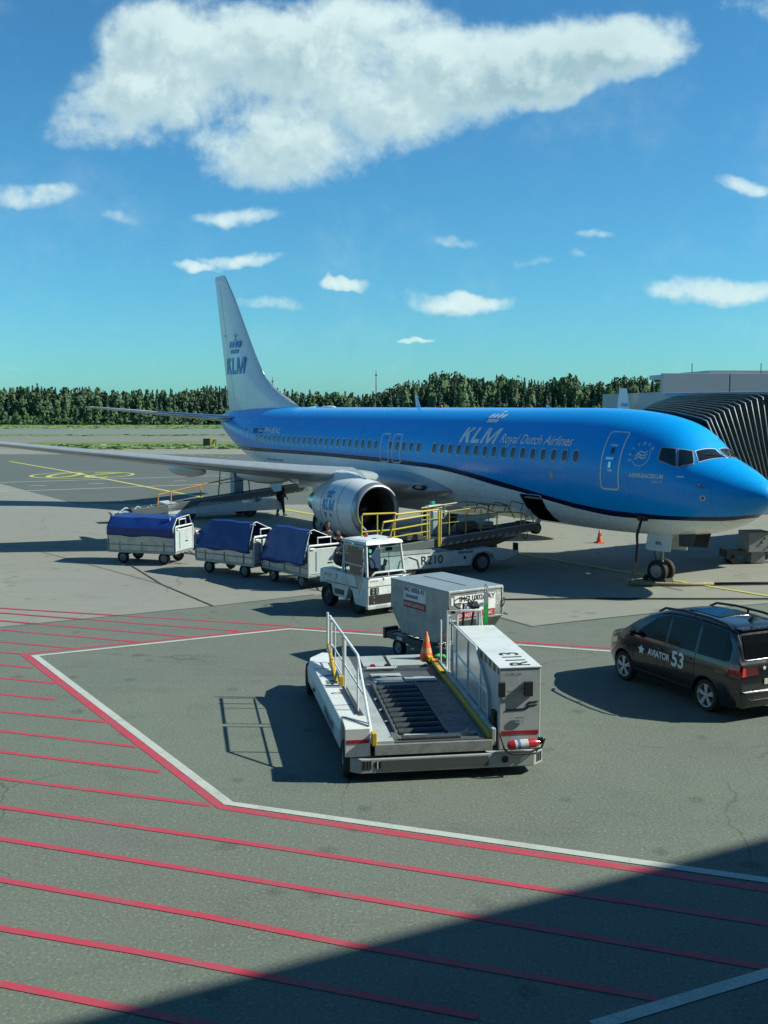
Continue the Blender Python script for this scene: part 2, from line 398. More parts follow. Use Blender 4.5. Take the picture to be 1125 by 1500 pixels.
sheet('runway', [(-600,200),(600,200),(600,246),(-600,246)], -.006, m_run, label='grey runway in front of the forest', cat='runway')
# ragged grass island and verges, real blades as small tufts over a green sheet
def tufts(name, area, count, h, m, label):
    v = []; f = []
    for _ in range(count):
        x, y = area(); a = random.uniform(0, math.pi); w_ = random.uniform(.3, .9); hh = h*random.uniform(.4, 1.3)
        dx, dy = math.cos(a)*w_, math.sin(a)*w_; k = len(v); q = random.uniform(-.2,.2)
        v += [(x-dx,y-dy,0),(x+dx,y+dy,0),(x+dx*.6+q,y+dy*.6,hh*random.uniform(.5,1)),(x+q,y,hh),(x-dx*.7+q,y-dy*.7,hh*random.uniform(.4,.9))]
        f.append((k,k+1,k+2,k+3,k+4))
    me = bpy.data.meshes.new(name); me.from_pydata(v, [], f); me.materials.append(m)
    o = bpy.data.objects.new(name, me); COL.objects.link(o)
    return tag(o, label, 'grass', kind='stuff')
isl = gp((41,649),(60,653),(120,656.5),(200,657.8),(300,656.5),(345,655.5),(420,655),(420,646),(350,646.5),(250,647),(120,647.5),(50,648))
sheet('grass_island', isl, .02, m_grass, label='long grass island between the taxiways', cat='grass')
m_blade = mat('grass blades', (.15,.24,.06), .8, dirt=.6, dcol=(.30,.30,.11), dscale=.35)
def area_isl():
    t = random.random(); x = -44 + t*34; ylo = 128+ max(0, (-38-x))*2.2; return x*1.0-2, random.uniform(ylo+3, 147)
tufts('grass', area_isl, 500, .13, m_blade, 'bright green grass on the island between the taxiways')
tufts('grass', lambda: (random.uniform(-110,110), random.uniform(188,199)), 400, .10, m_blade, 'thin strip of grass in front of the runway')
tufts('grass', lambda: (random.uniform(-130,130), random.uniform(248,300)), 1200, .15, m_blade, 'light green grass at the foot of the forest')

def paint(name, col, wear=.5, sc=2.0):
    m = bpy.data.materials.new(name); m.use_nodes = True; n = NB(m.node_tree); bs = m.node_tree.nodes['Principled BSDF']
    c = n.n('ShaderNodeTexCoord').outputs['Object']
    a = n.noise(c, sc, 6, .7); fz = n.noise(c, 35, 3, .6)
    f = n.m('MULTIPLY', n.smooth(n.m('ADD', n.m('MULTIPLY', a, .6), n.m('MULTIPLY', fz, .4)), .47, .66), wear)
    n.set(bs.inputs['Base Color'], n.mix(f, (*kx(col),1), (.12,.13,.115,1))); bs.inputs['Roughness'].default_value = .7
    return m
p_red = paint('red line paint', (.54,.052,.085), .62); p_white = paint('white line paint', (.55,.57,.52), .45); p_yel = paint('yellow line paint', (.62,.58,.13), .35)
p_dark = paint('joint filler', (.05,.055,.05), .6)
_lz = [0]
def line(name, pts, w_, m, z=.002, label=None, pix=True):
    _lz[0] += 1; z += .00012*_lz[0]
    P = [Vector((*G(*q),0)) if pix else Vector((q[0],q[1],0)) for q in pts]; v = []; f = []
    for i, p in enumerate(P):
        d = (P[min(i+1,len(P)-1)]-P[max(i-1,0)]).normalized(); k = 1.0
        if 0 < i < len(P)-1: k = 1/max(.4, (P[i]-P[i-1]).normalized().dot(d))
        nn_ = Vector((-d.y, d.x, 0))*w_/2*k; v += [(*(p+nn_).xy, z), (*(p-nn_).xy, z)]
    for i in range(len(P)-1): f.append((2*i,2*i+1,2*i+3,2*i+2))
    me = bpy.data.meshes.new(name); me.from_pydata(v, [], f); me.materials.append(m); me.update()
    if me.polygons[0].normal.z < 0: me.flip_normals()
    o = bpy.data.objects.new(name, me); COL.objects.link(o); o['kind'] = 'structure'; o['label'] = label or 'painted line on the apron'; o['category'] = 'marking'
    return o
line('white_marking', [(50,960),(335,1177),(700,1229),(1125,1290)], .145, p_white, .006, 'white line round the near parking bay')
line('white_marking', [(46,961.5),(424,921.5),(560,931),(900,954.5),(1125,970)], .13, p_white, .006, 'thin white line behind the container loader')
line('white_marking', [(870,1503),(1125,1426),(1180,1410)], .15, p_white, .006, 'white line in the bottom right corner')
line('red_marking', [(33,957),(327,1183),(480,1206),(925,1272),(1125,1303)], .155, p_red, .002, 'red line outside the white bay line')
line('red_marking', [(33,957.8),(424,918.5),(560,926.5),(900,950),(1125,965)], .13, p_red, .002, 'red line behind the container loader')
for (a, c) in [((0,973.7),(48,978.6)),((0,992.9),(82,1001)),((0,1016.6),(82,1024.8)),((0,1042),(157,1058)),((0,1070.5),(200,1093.9)),((0,1101),(235,1130.6)),((0,1140),(309,1180)),
               ((0,890.7),(425,917)),((0,897.6),(350,924.5)),((0,909),(278,933)),((0,922.5),(204,940.5)),((0,939.7),(110,950)),((0,955),(33,958))]:
    d = ((c[0]-a[0]), (c[1]-a[1])); a2 = (a[0]-.25*max(d[0],80), a[1]-.25*d[1]*max(d[0],80)/max(d[0],1))
    line('red_marking', [a2, c], .10, p_red, -.0002 if False else .0022, 'red hatching line left of the bay')
for pts in [[(-80,1172),(0,1182),(400,1241),(800,1303),(1180,1362)], [(-80,1216),(0,1229),(300,1277),(640,1334),(1180,1428)], [(-80,1276),(0,1289),(300,1342),(513,1384),(1000,1470)],
            [(-80,1345),(0,1360),(200,1394),(360,1425),(700,1490)], [(-80,1422),(0,1441),(200,1481),(330,1508)]]:
    line('red_marking', pts, .105, p_red, .0022, 'long red hatching line across the foreground')
line('yellow_marking', [(660,782),(745,808),(812,820),(960,846),(1125,873),(1200,886)], .17, p_yel, .006, 'yellow lead-in line under the nose of the airliner')
line('yellow_marking', [(14,676),(90,689),(251,720.4),(300,729),(420,747),(560,770)], .30, p_yel, .006, 'yellow lead-in line crossing the taxi lane')
line('yellow_marking', [(0,664),(210,661.5)], .3, p_yel, .006, 'faint yellow edge line of the taxi lane')
for a, c in [((0,707),(330,696.7)),((0,720.5),(330,708.5))]: line('white_marking', [a, c], .28, p_white, .006, 'white road edge line across the taxi lane')
for x0, x1, y in [(42,66,711.6),(130,153,708.6),(254,273,704.7)]: line('white_marking', [(x0,y),(x1,y-.3)], .24, p_white, .006, 'short white dash in the service road')
for x0, x1, y in [(104,118,663.5),(203,218,663.2),(5,195,648.2),(230,248,648),(312,345,662)]: line('yellow_marking', [(x0,y),(x1,y)], .5, p_yel, .006, 'yellow dash on the far taxiway')
for k in range(6): line('yellow_marking', [(265+k*14,665+k*.9),(271+k*14,665.4+k*.9)], .3, p_yel, .006, 'small yellow dash on the far taxiway')
cx_, cy_ = G(121,696); rad = abs(G(193,696)[0]-cx_)
line('yellow_marking', [(cx_+rad*math.cos(R(a)), cy_+rad*math.sin(R(a))) for a in range(0,361,10)], .28, p_yel, .006, 'yellow circle round the stand number', pix=False)
v20, f20, a20 = text2d('20', 0, -.01)
o20 = decal('yellow_marking', (v20, f20), lambda x, y: Vector((cx_+2.6-x*5.2, cy_+3.0-y*6.0, .010)), p_yel, None)
o20['kind'] = 'structure'; o20['label'] = 'yellow stand number in the painted circle'; o20['category'] = 'marking'
# slab joints and cracks of the concrete
for pts in [[(0,919),(313,888),(460,871)],[(175,818),(237,856),(313,888)],[(600,868),(744,908),(780,918),(820,913),(961,898),(1125,884)],[(0,800),(150,802)],[(744,900),(700,880)],[(1000,865),(930,850)]]:
    line('slab_joint', pts, .05, p_dark, .0035, 'dark joint between slabs of the apron')
line('slab_joint', [(60,808),(120,824),(237,856)], .03, p_dark, .0035, 'thin crack in the concrete')

# ------------------------------------------------------------- forest
def leafmat(name, c1, c2, c3):
    m = bpy.data.materials.new(name); m.use_nodes = True; n = NB(m.node_tree); bs = m.node_tree.nodes['Principled BSDF']
    c1, c2, c3 = kx(c1), kx(c2), kx(c3)
    c = n.n('ShaderNodeTexCoord').outputs['Object']
    a = n.noise(c, .16, 3); q = n.noise(c, 1.2, 3)
    col = n.mix(n.smooth(a, .35, .65), (*c1,1), (*c2,1)); col = n.mix(n.m('MULTIPLY', n.smooth(q, .45,.7), .7), col, (*c3,1))
    n.set(bs.inputs['Base Color'], col); bs.inputs['Roughness'].default_value = .7; bs.inputs['Specular IOR Level'].default_value = .2
    return m
m_con = leafmat('conifer needles', (.042,.078,.052), (.055,.093,.055), (.068,.108,.060))
m_dec = leafmat('leaves', (.062,.115,.052), (.085,.14,.058), (.10,.155,.065))
m_bark = mat('bark', (.11,.085,.065), .9)
def forest():
    vc, fc, vd, fd, vt, ft = [], [], [], [], [], []
    cx_t = [0, 0]
    def leaf(v, f, p, r, flatness=.6):
        k = len(v)      # leaf clumps face outwards from the crown
        rad = Vector((p.x-cx_t[0], p.y-cx_t[1], 0)); rad = rad.normalized() if rad.length > .01 else Vector((0,-1,0))
        nn_ = (rad + Vector((random.uniform(-.7,.7), random.uniform(-.7,.7), random.uniform(-.1,.9)))).normalized()
        u = nn_.orthogonal().normalized(); w_ = nn_.cross(u); q_ = random.uniform(0,6.28); u, w_ = u*math.cos(q_)+w_*math.sin(q_), w_*math.cos(q_)-u*math.sin(q_)
        for (x, y) in ((-1,-.35),(-.1,-.8),(1,-.25),(.55,.7),(-.5,.75)):
            v.append(tuple(p + u*x*r*random.uniform(.7,1.2) + w_*y*r*random.uniform(.7,1.2)))
        f.append((k,k+1,k+2,k+3,k+4))
    def trunk(x, y, h, r):
        k = len(vt)
        for z, q in ((0,r),(h,r*.3)):
            for i in range(5): vt.append((x+q*math.cos(i*1.257), y+q*math.sin(i*1.257), z))
        for i in range(5): ft.append((k+i,k+(i+1)%5,k+5+(i+1)%5,k+5+i))
    def hgt(x):       # skyline of the wood, metres, by place along its edge
        t = x
        base = 9.9
        if t > 0: base = 9.6 + min(1, t/14)*3.9
        if -20 < t < 0: base = 9.2
        if t > 55: base = 12.4
        return base + .6*math.sin(t*.11) + .4*math.sin(t*.37+1)
    for row in range(6):
        y0 = 303 + row*6.5; x = -150
        while x < 150:
            x += random.uniform(1.6, 3.1); y = y0 + random.uniform(-2.5, 2.5); H = hgt(x*300/y)*y/303
            if row == 0: H *= random.uniform(.30, .55)
            elif row == 1: H *= random.uniform(.6, .92)
            else: H *= random.uniform(.86, 1.04)
            con = random.random() < (.25 if row == 0 else .55)
            trunk(x, y, H*.85, .16)
            rr_ = (H*.105 if con else H*.17); kk = len(vc if con else vd); vv, ff = (vc, fc) if con else (vd, fd)
            lev = ((.12,.9),(.35,.95),(.62,.6),(.90,.12)) if con else ((.14,.5),(.40,1.0),(.72,.85),(.93,.25))
            for (tz, q) in lev:
                for i in range(6): a = i*1.047+random.uniform(-.3,.3); q2 = rr_*q*random.uniform(.75,1.15); vv.append((x+q2*math.cos(a), y+q2*math.sin(a), H*tz*random.uniform(.96,1.04)))
            for l_ in range(3):
                for i in range(6): ff.append((kk+l_*6+i, kk+l_*6+(i+1)%6, kk+l_*6+6+(i+1)%6, kk+l_*6+6+i))
            cx_t[0], cx_t[1] = x, y
            if con:
                wmax = H*random.uniform(.15,.23)
                n_ = 150 if row < 3 else 110
                for i in range(n_):
                    t = random.random()**.8; z = H*(.12+.88*t); r = wmax*(1-t)**.85*random.uniform(.3,1)
                    a = random.uniform(0,6.283); leaf(vc, fc, Vector((x+r*math.cos(a), y+r*math.sin(a), z)), .26+.36*(1-t))
                leaf(vc, fc, Vector((x,y,H)), .28, .1); leaf(vc, fc, Vector((x,y,H-.5)), .35, .1)
            else:
                cw = H*random.uniform(.18,.26)
                for i in range(170 if row < 3 else 120):
                    a = random.uniform(0,6.283); t = random.uniform(-1,1); rr = cw*math.sqrt(max(0,1-t*t))*random.uniform(.5,1.05)
                    leaf(vd, fd, Vector((x+rr*math.cos(a), y+rr*math.sin(a), H*.58+t*H*.42)), random.uniform(.28,.55))
    for _ in range(5000):
        x = random.uniform(-150,150); y = random.uniform(298,305); cx_t[0], cx_t[1] = x, y+1; leaf(vd, fd, Vector((x,y,random.uniform(.2,2.4))), random.uniform(.35,.6))
    v = vc + vd + vt; f = fc + [tuple(i+len(vc) for i in q) for q in fd] + [tuple(i+len(vc)+len(vd) for i in q) for q in ft]
    me = bpy.data.meshes.new('forest'); me.from_pydata(v, [], f)
    for m in (m_con, m_dec, m_bark): me.materials.append(m)
    mi = [0]*len(fc) + [1]*len(fd) + [2]*len(ft); me.polygons.foreach_set('material_index', mi)
    o = bpy.data.objects.new('forest', me); COL.objects.link(o)
    tag(o, 'long wood of dark pines and birches behind the runway', 'forest', kind='stuff')
forest()
# masts over the trees
def mast(px, ytop, dist, label):
    x = (px-562.5)/FPX*dist; h = CAM_H + (594.2-ytop)/FPX*dist
    t = empty('radio_mast', (x, dist, 0), 0, label, 'mast', 'masts beyond the forest')
    m = MB(); m.tube([(-.3,0,0),(0,0,h)], .11, 6); m.tube([(.3,0,0),(0,0,h)], .11, 6); m.build('lattice', mat('mast steel', (.25,.25,.25), .6), t)
    m = MB()
    for z in (.9,): m.box(-.45,.45,-.1,.1,h*z-.25,h*z+.25)
    m.build('antenna', mat('mast steel', (.25,.25,.25), .6), t)
mast(400.5, 553, 420, 'thin mast rising just right of the tail fin'); mast(551, 543, 420, 'thin mast above the middle of the forest')

# ------------------------------------------------------------- small things far off
def airfield_sign():
    t = empty('airfield_sign', (-22.9, 138, 0), R(8), 'small black and yellow airfield sign on the grass', 'sign')
    blk = mat('black plastic', (.02,.02,.02), .5); yl = mat('sign yellow', (.75,.62,.08), .5)
    m = MB(); m.box(-.95,-.05,-.12,.12,.25,1.15); m.build('black_panel', blk, t, bevel=.02)
    m = MB(); m.box(0.0,.75,-.12,.12,.25,1.15); m.build('yellow_panel', yl, t, bevel=.02)
    m = MB(); m.prism([(.12,.4),(.3,.4),(.62,1.0),(.44,1.0)], 'y', -.124, -.1205); m.build('arrow', blk, t)
    for x in (-.8,-.2,.2,.65): m = MB(); m.box(x-.04,x+.04,-.04,.04,0,.25); m.build('leg', mat('grey steel', (.35,.36,.36), .5), t)
    m = MB(); m.box(.80,.98,-.15,.15,.1,1.1); m.build('end_plate', mat('pale plastic', (.6,.62,.5), .5), t)
airfield_sign()

# ------------------------------------------------------------- terminal behind the camera (it shades the foreground)
def terminal():
    ang = math.atan2(.46,.888)
    t = empty('terminal_building', (0,0,0), ang, 'terminal building that the picture is taken from', 'building')
    Ht = 15.5
    wall = mat('terminal cladding', (.06,.065,.07), .6, dirt=.2)
    m = MB(); m.box(-60,95,-30,-.95,0,Ht); m.build('wall', wall, t)
    m = MB(); m.box(-60.3,95.3,-30.3,-.80,Ht,Ht+.02); m.build('roof', mat('roof sheet', (.2,.2,.2), .7), t)
    m = MB()
    for k in range(52): m.box(-60+3*k+.1,-60+3*k+2.9,-.946,-.93,4.2,8.4); m.box(-60+3*k+.1,-60+3*k+2.9,-.946,-.93,9.2,13.4)
    m.build('window_band', mat('dark facade glass', (.02,.03,.035), .08, spec=.6), t)
terminal()

# ------------------------------------------------------------- airliner
#   x (aft), top, bottom, half width, height of the widest place
PROF = [(0.00,2.95,2.95,0.00,2.95),(0.06,3.10,2.79,.20,2.94),(0.25,3.28,2.58,.43,2.93),(0.6,3.50,2.30,.72,2.93),(1.0,3.71,2.06,.97,2.95),
(1.5,3.93,1.86,1.20,3.0),(1.85,4.08,1.76,1.33,3.04),(2.3,4.48,1.66,1.46,3.10),(2.7,4.80,1.60,1.55,3.16),(3.2,5.02,1.54,1.65,3.24),(4.0,5.20,1.47,1.76,3.34),
(5.0,5.32,1.42,1.84,3.41),(6.5,5.385,1.39,1.88,3.45),(8.0,5.39,1.39,1.88,3.45),(24.5,5.39,1.39,1.88,3.45),(26.5,5.39,1.50,1.86,3.50),(29.0,5.39,1.90,1.74,3.68),(31.0,5.37,2.38,1.52,3.90),
(33.0,5.30,3.00,1.20,4.15),(34.6,5.21,3.60,.86,4.38),(35.8,5.10,4.12,.52,4.55),(36.5,4.99,4.50,.22,4.70)]
XS = [a[0] for a in PROF]
import bisect
def prof(x):
    x = min(max(x,0),36.5); i = min(max(bisect.bisect_right(XS,x)-1,0),len(PROF)-2)
    def m_(j,k):
        if j <= 0: return (PROF[1][k]-PROF[0][k])/(XS[1]-XS[0])
        if j >= len(PROF)-1: return (PROF[-1][k]-PROF[-2][k])/(XS[-1]-XS[-2])
        a = (PROF[j][k]-PROF[j-1][k])/(XS[j]-XS[j-1]); c = (PROF[j+1][k]-PROF[j][k])/(XS[j+1]-XS[j])
        return 0 if a*c <= 0 else 2*a*c/(a+c)
    h = XS[i+1]-XS[i]; t = (x-XS[i])/h; r = []
    for k in range(1,5):
        p0, p1 = PROF[i][k], PROF[i+1][k]
        r.append((2*t**3-3*t*t+1)*p0+(t**3-2*t*t+t)*h*m_(i,k)+(-2*t**3+3*t*t)*p1+(t**3-t*t)*h*m_(i+1,k))
    return r
def fus_y(x, z, off=0.0, side=1):
    t, bo, w_, zw = prof(x); h = (t-zw) if z > zw else (zw-bo); q = max(-1, min(1, (z-zw)/h)); c = math.sqrt(max(0,1-q*q))
    n = Vector((0, c/w_ if w_ else 1, q/h)).normalized()
    return Vector((x, side*(w_*c + n.y*off), z + n.z*off))
def fus_arc(x, s, z0, off=.006, side=1):
    """point on the skin, s metres up along the skin from height z0"""
    t, bo, w_, zw = prof(x); a0 = math.asin(max(-1,min(1,(z0-zw)/((t-zw) if z0 > zw else (zw-bo))))); a = a0 + s/((w_+(t-zw))/2)
    h = (t-zw) if a > 0 else (zw-bo)
    n = Vector((0, math.cos(a)/w_, math.sin(a)/h)).normalized()
    return Vector((x, side*(w_*math.cos(a)+n.y*off), zw+h*math.sin(a)+n.z*off))
def snap(P, off=.0):
    x, y, z = P; t, bo, w_, zw = prof(x); h = (t-zw) if z > zw else (zw-bo); r = math.hypot(y/w_, (z-zw)/h) or 1
    y2, z2 = y/r, zw+(z-zw)/r
    e = .02; n = Vector((0, y2/w_**2, (z2-zw)/h**2)).normalized()
    # slope along the body from a neighbouring ring
    t2, b2, w2, zw2 = prof(x+e); h2 = (t2-zw2) if z2 > zw2 else (zw2-b2); r2 = math.hypot(y2/w2, (z2-zw2)/h2)
    g_ = (r2-1)/e; rr = math.hypot(y2, z2-zw); n = Vector((g_*rr, n.y, n.z)).normalized()
    return Vector((x, y2, z2)) + n*off
X0, Y0, TH = 10.857, 28.975, 0.993
plane = empty('airliner', (X0, Y0, 0), math.pi-TH, 'blue and white passenger jet parked nose right with KLM titles', 'airplane')
def W(ax, ay, z=0.0):      # plane coordinates -> world
    c, s_ = math.cos(TH), math.sin(TH); return Vector((X0-c*ax-s_*ay, Y0+s_*ax-c*ay, z))

def fus_material():
    m = bpy.data.materials.new('airliner paint'); m.use_nodes = True; n = NB(m.node_tree); bs = m.node_tree.nodes['Principled BSDF']
    c = n.n('ShaderNodeTexCoord').outputs['Object']; s_ = n.n('ShaderNodeSeparateXYZ', {0: c})
    def curve(pts):
        fc = n.n('ShaderNodeFloatCurve', {'Value': n.m('DIVIDE', s_.outputs[0], 40.0)}); cv = fc.mapping.curves[0]
        P = [(x/40, z/6) for x, z in pts]
        cv.points[0].location = P[0]; cv.points[1].location = P[-1]
        for q in P[1:-1]: cv.points.new(*q)
        fc.mapping.update(); return n.m('MULTIPLY', fc.outputs[0], 6.0)
    top = curve([(0,2.43),(.5,2.40),(.92,2.334),(1.65,2.285),(2.5,2.244),(3.5,2.235),(4.65,2.24),(5.85,2.315),(7.14,2.467),(8.5,2.67),(10,2.886),(12,3.142),(13.4,3.26),(15.5,3.33),(17.7,3.369),(21.6,3.40),(26.3,3.397),(29.3,3.38),(33,3.36),(40,3.36)])
    bot = curve([(0,2.32),(.6,2.29),(1,2.21),(1.65,2.16),(2.6,2.11),(3.6,2.07),(4.8,2.05),(5.85,2.13),(7.2,2.30),(8.5,2.50),(10.05,2.69),(12,2.96),(13.4,3.09),(15.5,3.15),(17.7,3.19),(21.6,3.235),(26.3,3.22),(29.3,3.19),(33,3.17),(40,3.17)])
    z = s_.outputs[2]
    isblue = n.m('GREATER_THAN', z, top); isnavy = n.m('GREATER_THAN', z, bot)
    no = n.noise(c, 1.3, 5); dirt = n.noise(c, 5, 6, .65)
    mp = n.n('ShaderNodeMapping', {'Vector': c, 'Scale': (.5, 6, 6)}); st = n.noise(mp.outputs[0], 1.2, 5, .6)
    white = n.mix(n.m('MULTIPLY', n.smooth(st, .5, .75), .35), (.80,.83,.815,1), (.62,.63,.615,1))
    blue = n.mix(n.m('MULTIPLY', no, .2), (.0,.295,.74,1), (.0,.265,.68,1))
    col = n.mix(isnavy, white, (.003,.008,.042,1)); col = n.mix(isblue, col, blue)
    # panel seams
    def seam(v, period, w_):
        q = n.m('ABSOLUTE', n.m('SUBTRACT', n.m('FRACT', n.m('DIVIDE', v, period)), .5)); return n.m('LESS_THAN', q, w_/period)
    lat = n.m('ADD', n.m('ABSOLUTE', s_.outputs[1]), z)
    sm = n.m('MAXIMUM', seam(s_.outputs[0], 2.54, .012), seam(n.m('ADD', z, .62), 1.12, .007))
    col = n.mix(n.m('MULTIPLY', sm, .30), col, (.03,.05,.08,1))
    n.set(bs.inputs['Base Color'], col); n.set(bs.inputs['Roughness'], n.m('MULTIPLY_ADD', dirt, .14, .20))
    bs.inputs['Coat Weight'].default_value = .12; bs.inputs['Specular IOR Level'].default_value = .35; bs.inputs['Coat Roughness'].default_value = .08
    bp = n.n('ShaderNodeBump', {'Height': n.noise(c, .9, 3), 'Strength': .03, 'Distance': .0}); 
    return m
m_fus = fus_material()
m_wht = mat('aircraft white', (.93,.96,.95), .28, coat=.4, dirt=.12, dcol=(.4,.4,.38), dscale=1.2)
m_grey = mat('aircraft grey', (.50,.54,.54), .32, coat=.2, dirt=.18, dcol=(.25,.25,.24), dscale=1.5)
m_met = mat('bare metal', (.62,.64,.64), .22, metal=1.0, dirt=.15)
m_dmet = mat('dark metal', (.10,.105,.11), .45, metal=.7)
m_blk = mat('matt black', (.012,.012,.013), .6); m_rub = mat('rubber', (.022,.022,.022), .8, bump=.1, dirt=.3, dcol=(.08,.08,.07))
m_cgl = mat('cockpit glass', (.012,.018,.022), .05, spec=.7, coat=.5)
m_frm = mat('pale frame', (.85,.92,.95), .4); m_let = mat('white lettering', (.95,.97,.97), .4); m_pale = mat('pale outline', (.60,.82,.95), .4)
m_logo = mat('light blue logo', (.01,.36,.85), .4); m_win = mat('cabin window', (.035,.05,.065), .10, spec=.7)

def fuselage():
    xs = [.0005,.02,.06,.12,.2,.3,.42,.56,.72,.9,1.1,1.3,1.5,1.65,1.78,1.85,1.95,2.05,2.15,2.25,2.35,2.45,2.6,2.75,2.9,3.1,3.3,3.6,3.9,4.3,4.8,5.4,6,6.7,7.4,8]
    x = 9.0
    while x < 24.5: xs.append(x); x += 1.1
    while x < 36.4: xs.append(x); x += .45
    xs.append(36.5); N = 96; rings = []
    for x in xs:
        t, bo, w_, zw = prof(x); rings.append([(x, w_*math.sin(2*math.pi*j/N), zw + ((t-zw) if math.cos(2*math.pi*j/N) > 0 else (zw-bo))*math.cos(2*math.pi*j/N)) for j in range(N)])
    m = MB(); m.loft(rings); o = m.build('fuselage', m_fus, plane, smooth=True, angle=50)
    # real openings for the two holds, cut out of the body
    def cut(poly, y0, y1, mt):
        c = MB(); c.prism(poly, 'y', y0, y1); co = c.build('cutter', mt, None); co.matrix_world = plane.matrix_world
        co.location = plane.location; co.rotation_euler = plane.rotation_euler
        bpy.context.view_layer.update()
        md = o.modifiers.new('cut', 'BOOLEAN'); md.object = co; md.operation = 'DIFFERENCE'; md.solver = 'EXACT'
        md.material_mode = 'TRANSFER'
        bpy.context.view_layer.update()
        me = bpy.data.meshes.new_from_object(o.evaluated_get(bpy.context.evaluated_depsgraph_get())); me.name = 'fuselage'
        o.modifiers.clear(); o.data = me; bpy.data.objects.remove(co)
    cut([(7.80,1.52),(8.82,1.52),(8.84,2.44),(8.78,2.48),(7.86,2.48),(7.80,2.42)], .30, 2.6, m_blk)
    cut([(26.6,1.70),(27.7,1.75),(27.7,2.55),(26.6,2.55)], .35, 2.6, m_grey)
    return o
bpy.context.view_layer.update()
fus = fuselage()
m = MB(); m.tube([fus_y(x,z,.012) for x,z in [(7.80,1.56),(7.79,2.0),(7.79,2.44),(7.84,2.49),(8.80,2.49),(8.85,2.44),(8.84,2.0),(8.83,1.56)]], .016, 6, closed=False); m.build('hold_door_frame', m_met, plane)
# open door of the forward hold, folded up inside
m = MB(); m.prism([(.9,2.44),(1.55,2.40),(1.50,2.34),(.9,2.38)], 'x', 7.86, 8.78); m.build('hold_door', m_grey, plane)

def fpatch(name, quad, m, off, n=6, parent=plane, side=1):
    """four corner points on the skin -> patch that follows the skin"""
    a, b_, c, d = [Vector(q) for q in quad]; vs = []; fs = []
    for i in range(n+1):
        for j in range(n+1):
            u, v = i/n, j/n; p = (a*(1-u)+b_*u)*(1-v) + (d*(1-u)+c*u)*v; q = snap(p, off); vs.append(tuple(q))
    for i in range(n):
        for j in range(n): k = i*(n+1)+j; fs.append((k,k+1,k+n+2,k+n+1))
    mb = MB(); mb.add(vs, fs); return mb.build(name, m, parent, smooth='all')
def inset(quad, d):
    c = sum((Vector(q) for q in quad), Vector())/4
    return [Vector(q)+(c-Vector(q)).normalized()*d for q in quad]
CW = [[(2.98,1.30,4.25),(2.545,1.12,4.25),(2.325,1.31,3.66),(2.93,1.45,3.84)], [(2.515,1.09,4.23),(2.19,.86,4.22),(1.95,1.00,3.77),(2.30,1.30,3.65)],
      [(2.165,.80,4.19),(2.00,.045,4.19),(1.53,.05,3.86),(1.90,.90,3.81)]]
for side in (1,-1):
    for k, q in enumerate(CW):
        qq = [(p[0], p[1]*side, p[2]) for p in q]
        if k == 2: qq[1] = (2.00,.05*side,4.19); qq[2] = (1.53,.05*side,3.86)
        fr = fpatch('cockpit_window', qq, m_frm if side == 1 and k == 2 else m_grey, .010)
        fpatch('pane', inset(qq, .042 if k < 2 else .05), m_cgl, .020, parent=fr)
m = MB(); m.tube([snap((1.93,.55,3.95),.03), snap((1.80,.30,3.9),.05), snap((1.70,.14,3.95),.05)], .012, 6); m.build('wiper', m_blk, plane)

def rr2d(x0, x1, y0, y1, r, n=5):
    P = []
    for (cx, cy, a) in ((x1-r,y1-r,0),(x0+r,y1-r,90),(x0+r,y0+r,180),(x1-r,y0+r,270)):
        for i in range(n+1): t = R(a+90*i/n); P.append((cx+r*math.cos(t), cy+r*math.sin(t)))
    return P
def outline(x0, x1, z0, z1, r, w_, slant=0.0, shift=0.0):
    """frame polygons of a rounded door outline in (x, arc) coordinates"""
    O = rr2d(x0,x1,0,z1,r); I = rr2d(x0+w_,x1-w_,w_,z1-w_,max(r-w_,.02)); n = len(O)
    return [[O[i],O[(i+1)%n],I[(i+1)%n],I[i]] for i in range(n)]
def skin(z0, off=.006, slant=0.0): return lambda x, y: fus_arc(x+slant*y, y, z0, off)
# cabin windows: one pitch apart, two left out at the air riser and the exits
WZ = 3.868; x0w = 5.985
wins = [i for i in range(46) if i not in (16, 20, 21, 22)]
def wshape(rx, rz, n=20):
    P = []
    for i in range(n):
        a = 2*math.pi*i/n; P.append((rx*math.copysign(abs(math.cos(a))**.62, math.cos(a)), rz*math.copysign(abs(math.sin(a))**.62, math.sin(a))))
    return P
Wo, Wi = wshape(.150,.215), wshape(.118,.178)
wx = [x0w+.508*i for i in wins] + [16.60-.0, 15.98+.12]
for x in wx:
    xx = x + .0; n = len(Wo)
    fr = decal('cabin_window', poly2d([[Wo[i],Wo[(i+1)%n],Wi[(i+1)%n],Wi[i]] for i in range(n)]), lambda a, c: fus_arc(xx+a, c+.0, WZ, .010), m_pale if x > 20 else m_grey, plane)
    decal('pane', poly2d([Wi]), lambda a, c: fus_arc(xx+a, c, WZ, .006), m_win, fr, step=(0,.08))
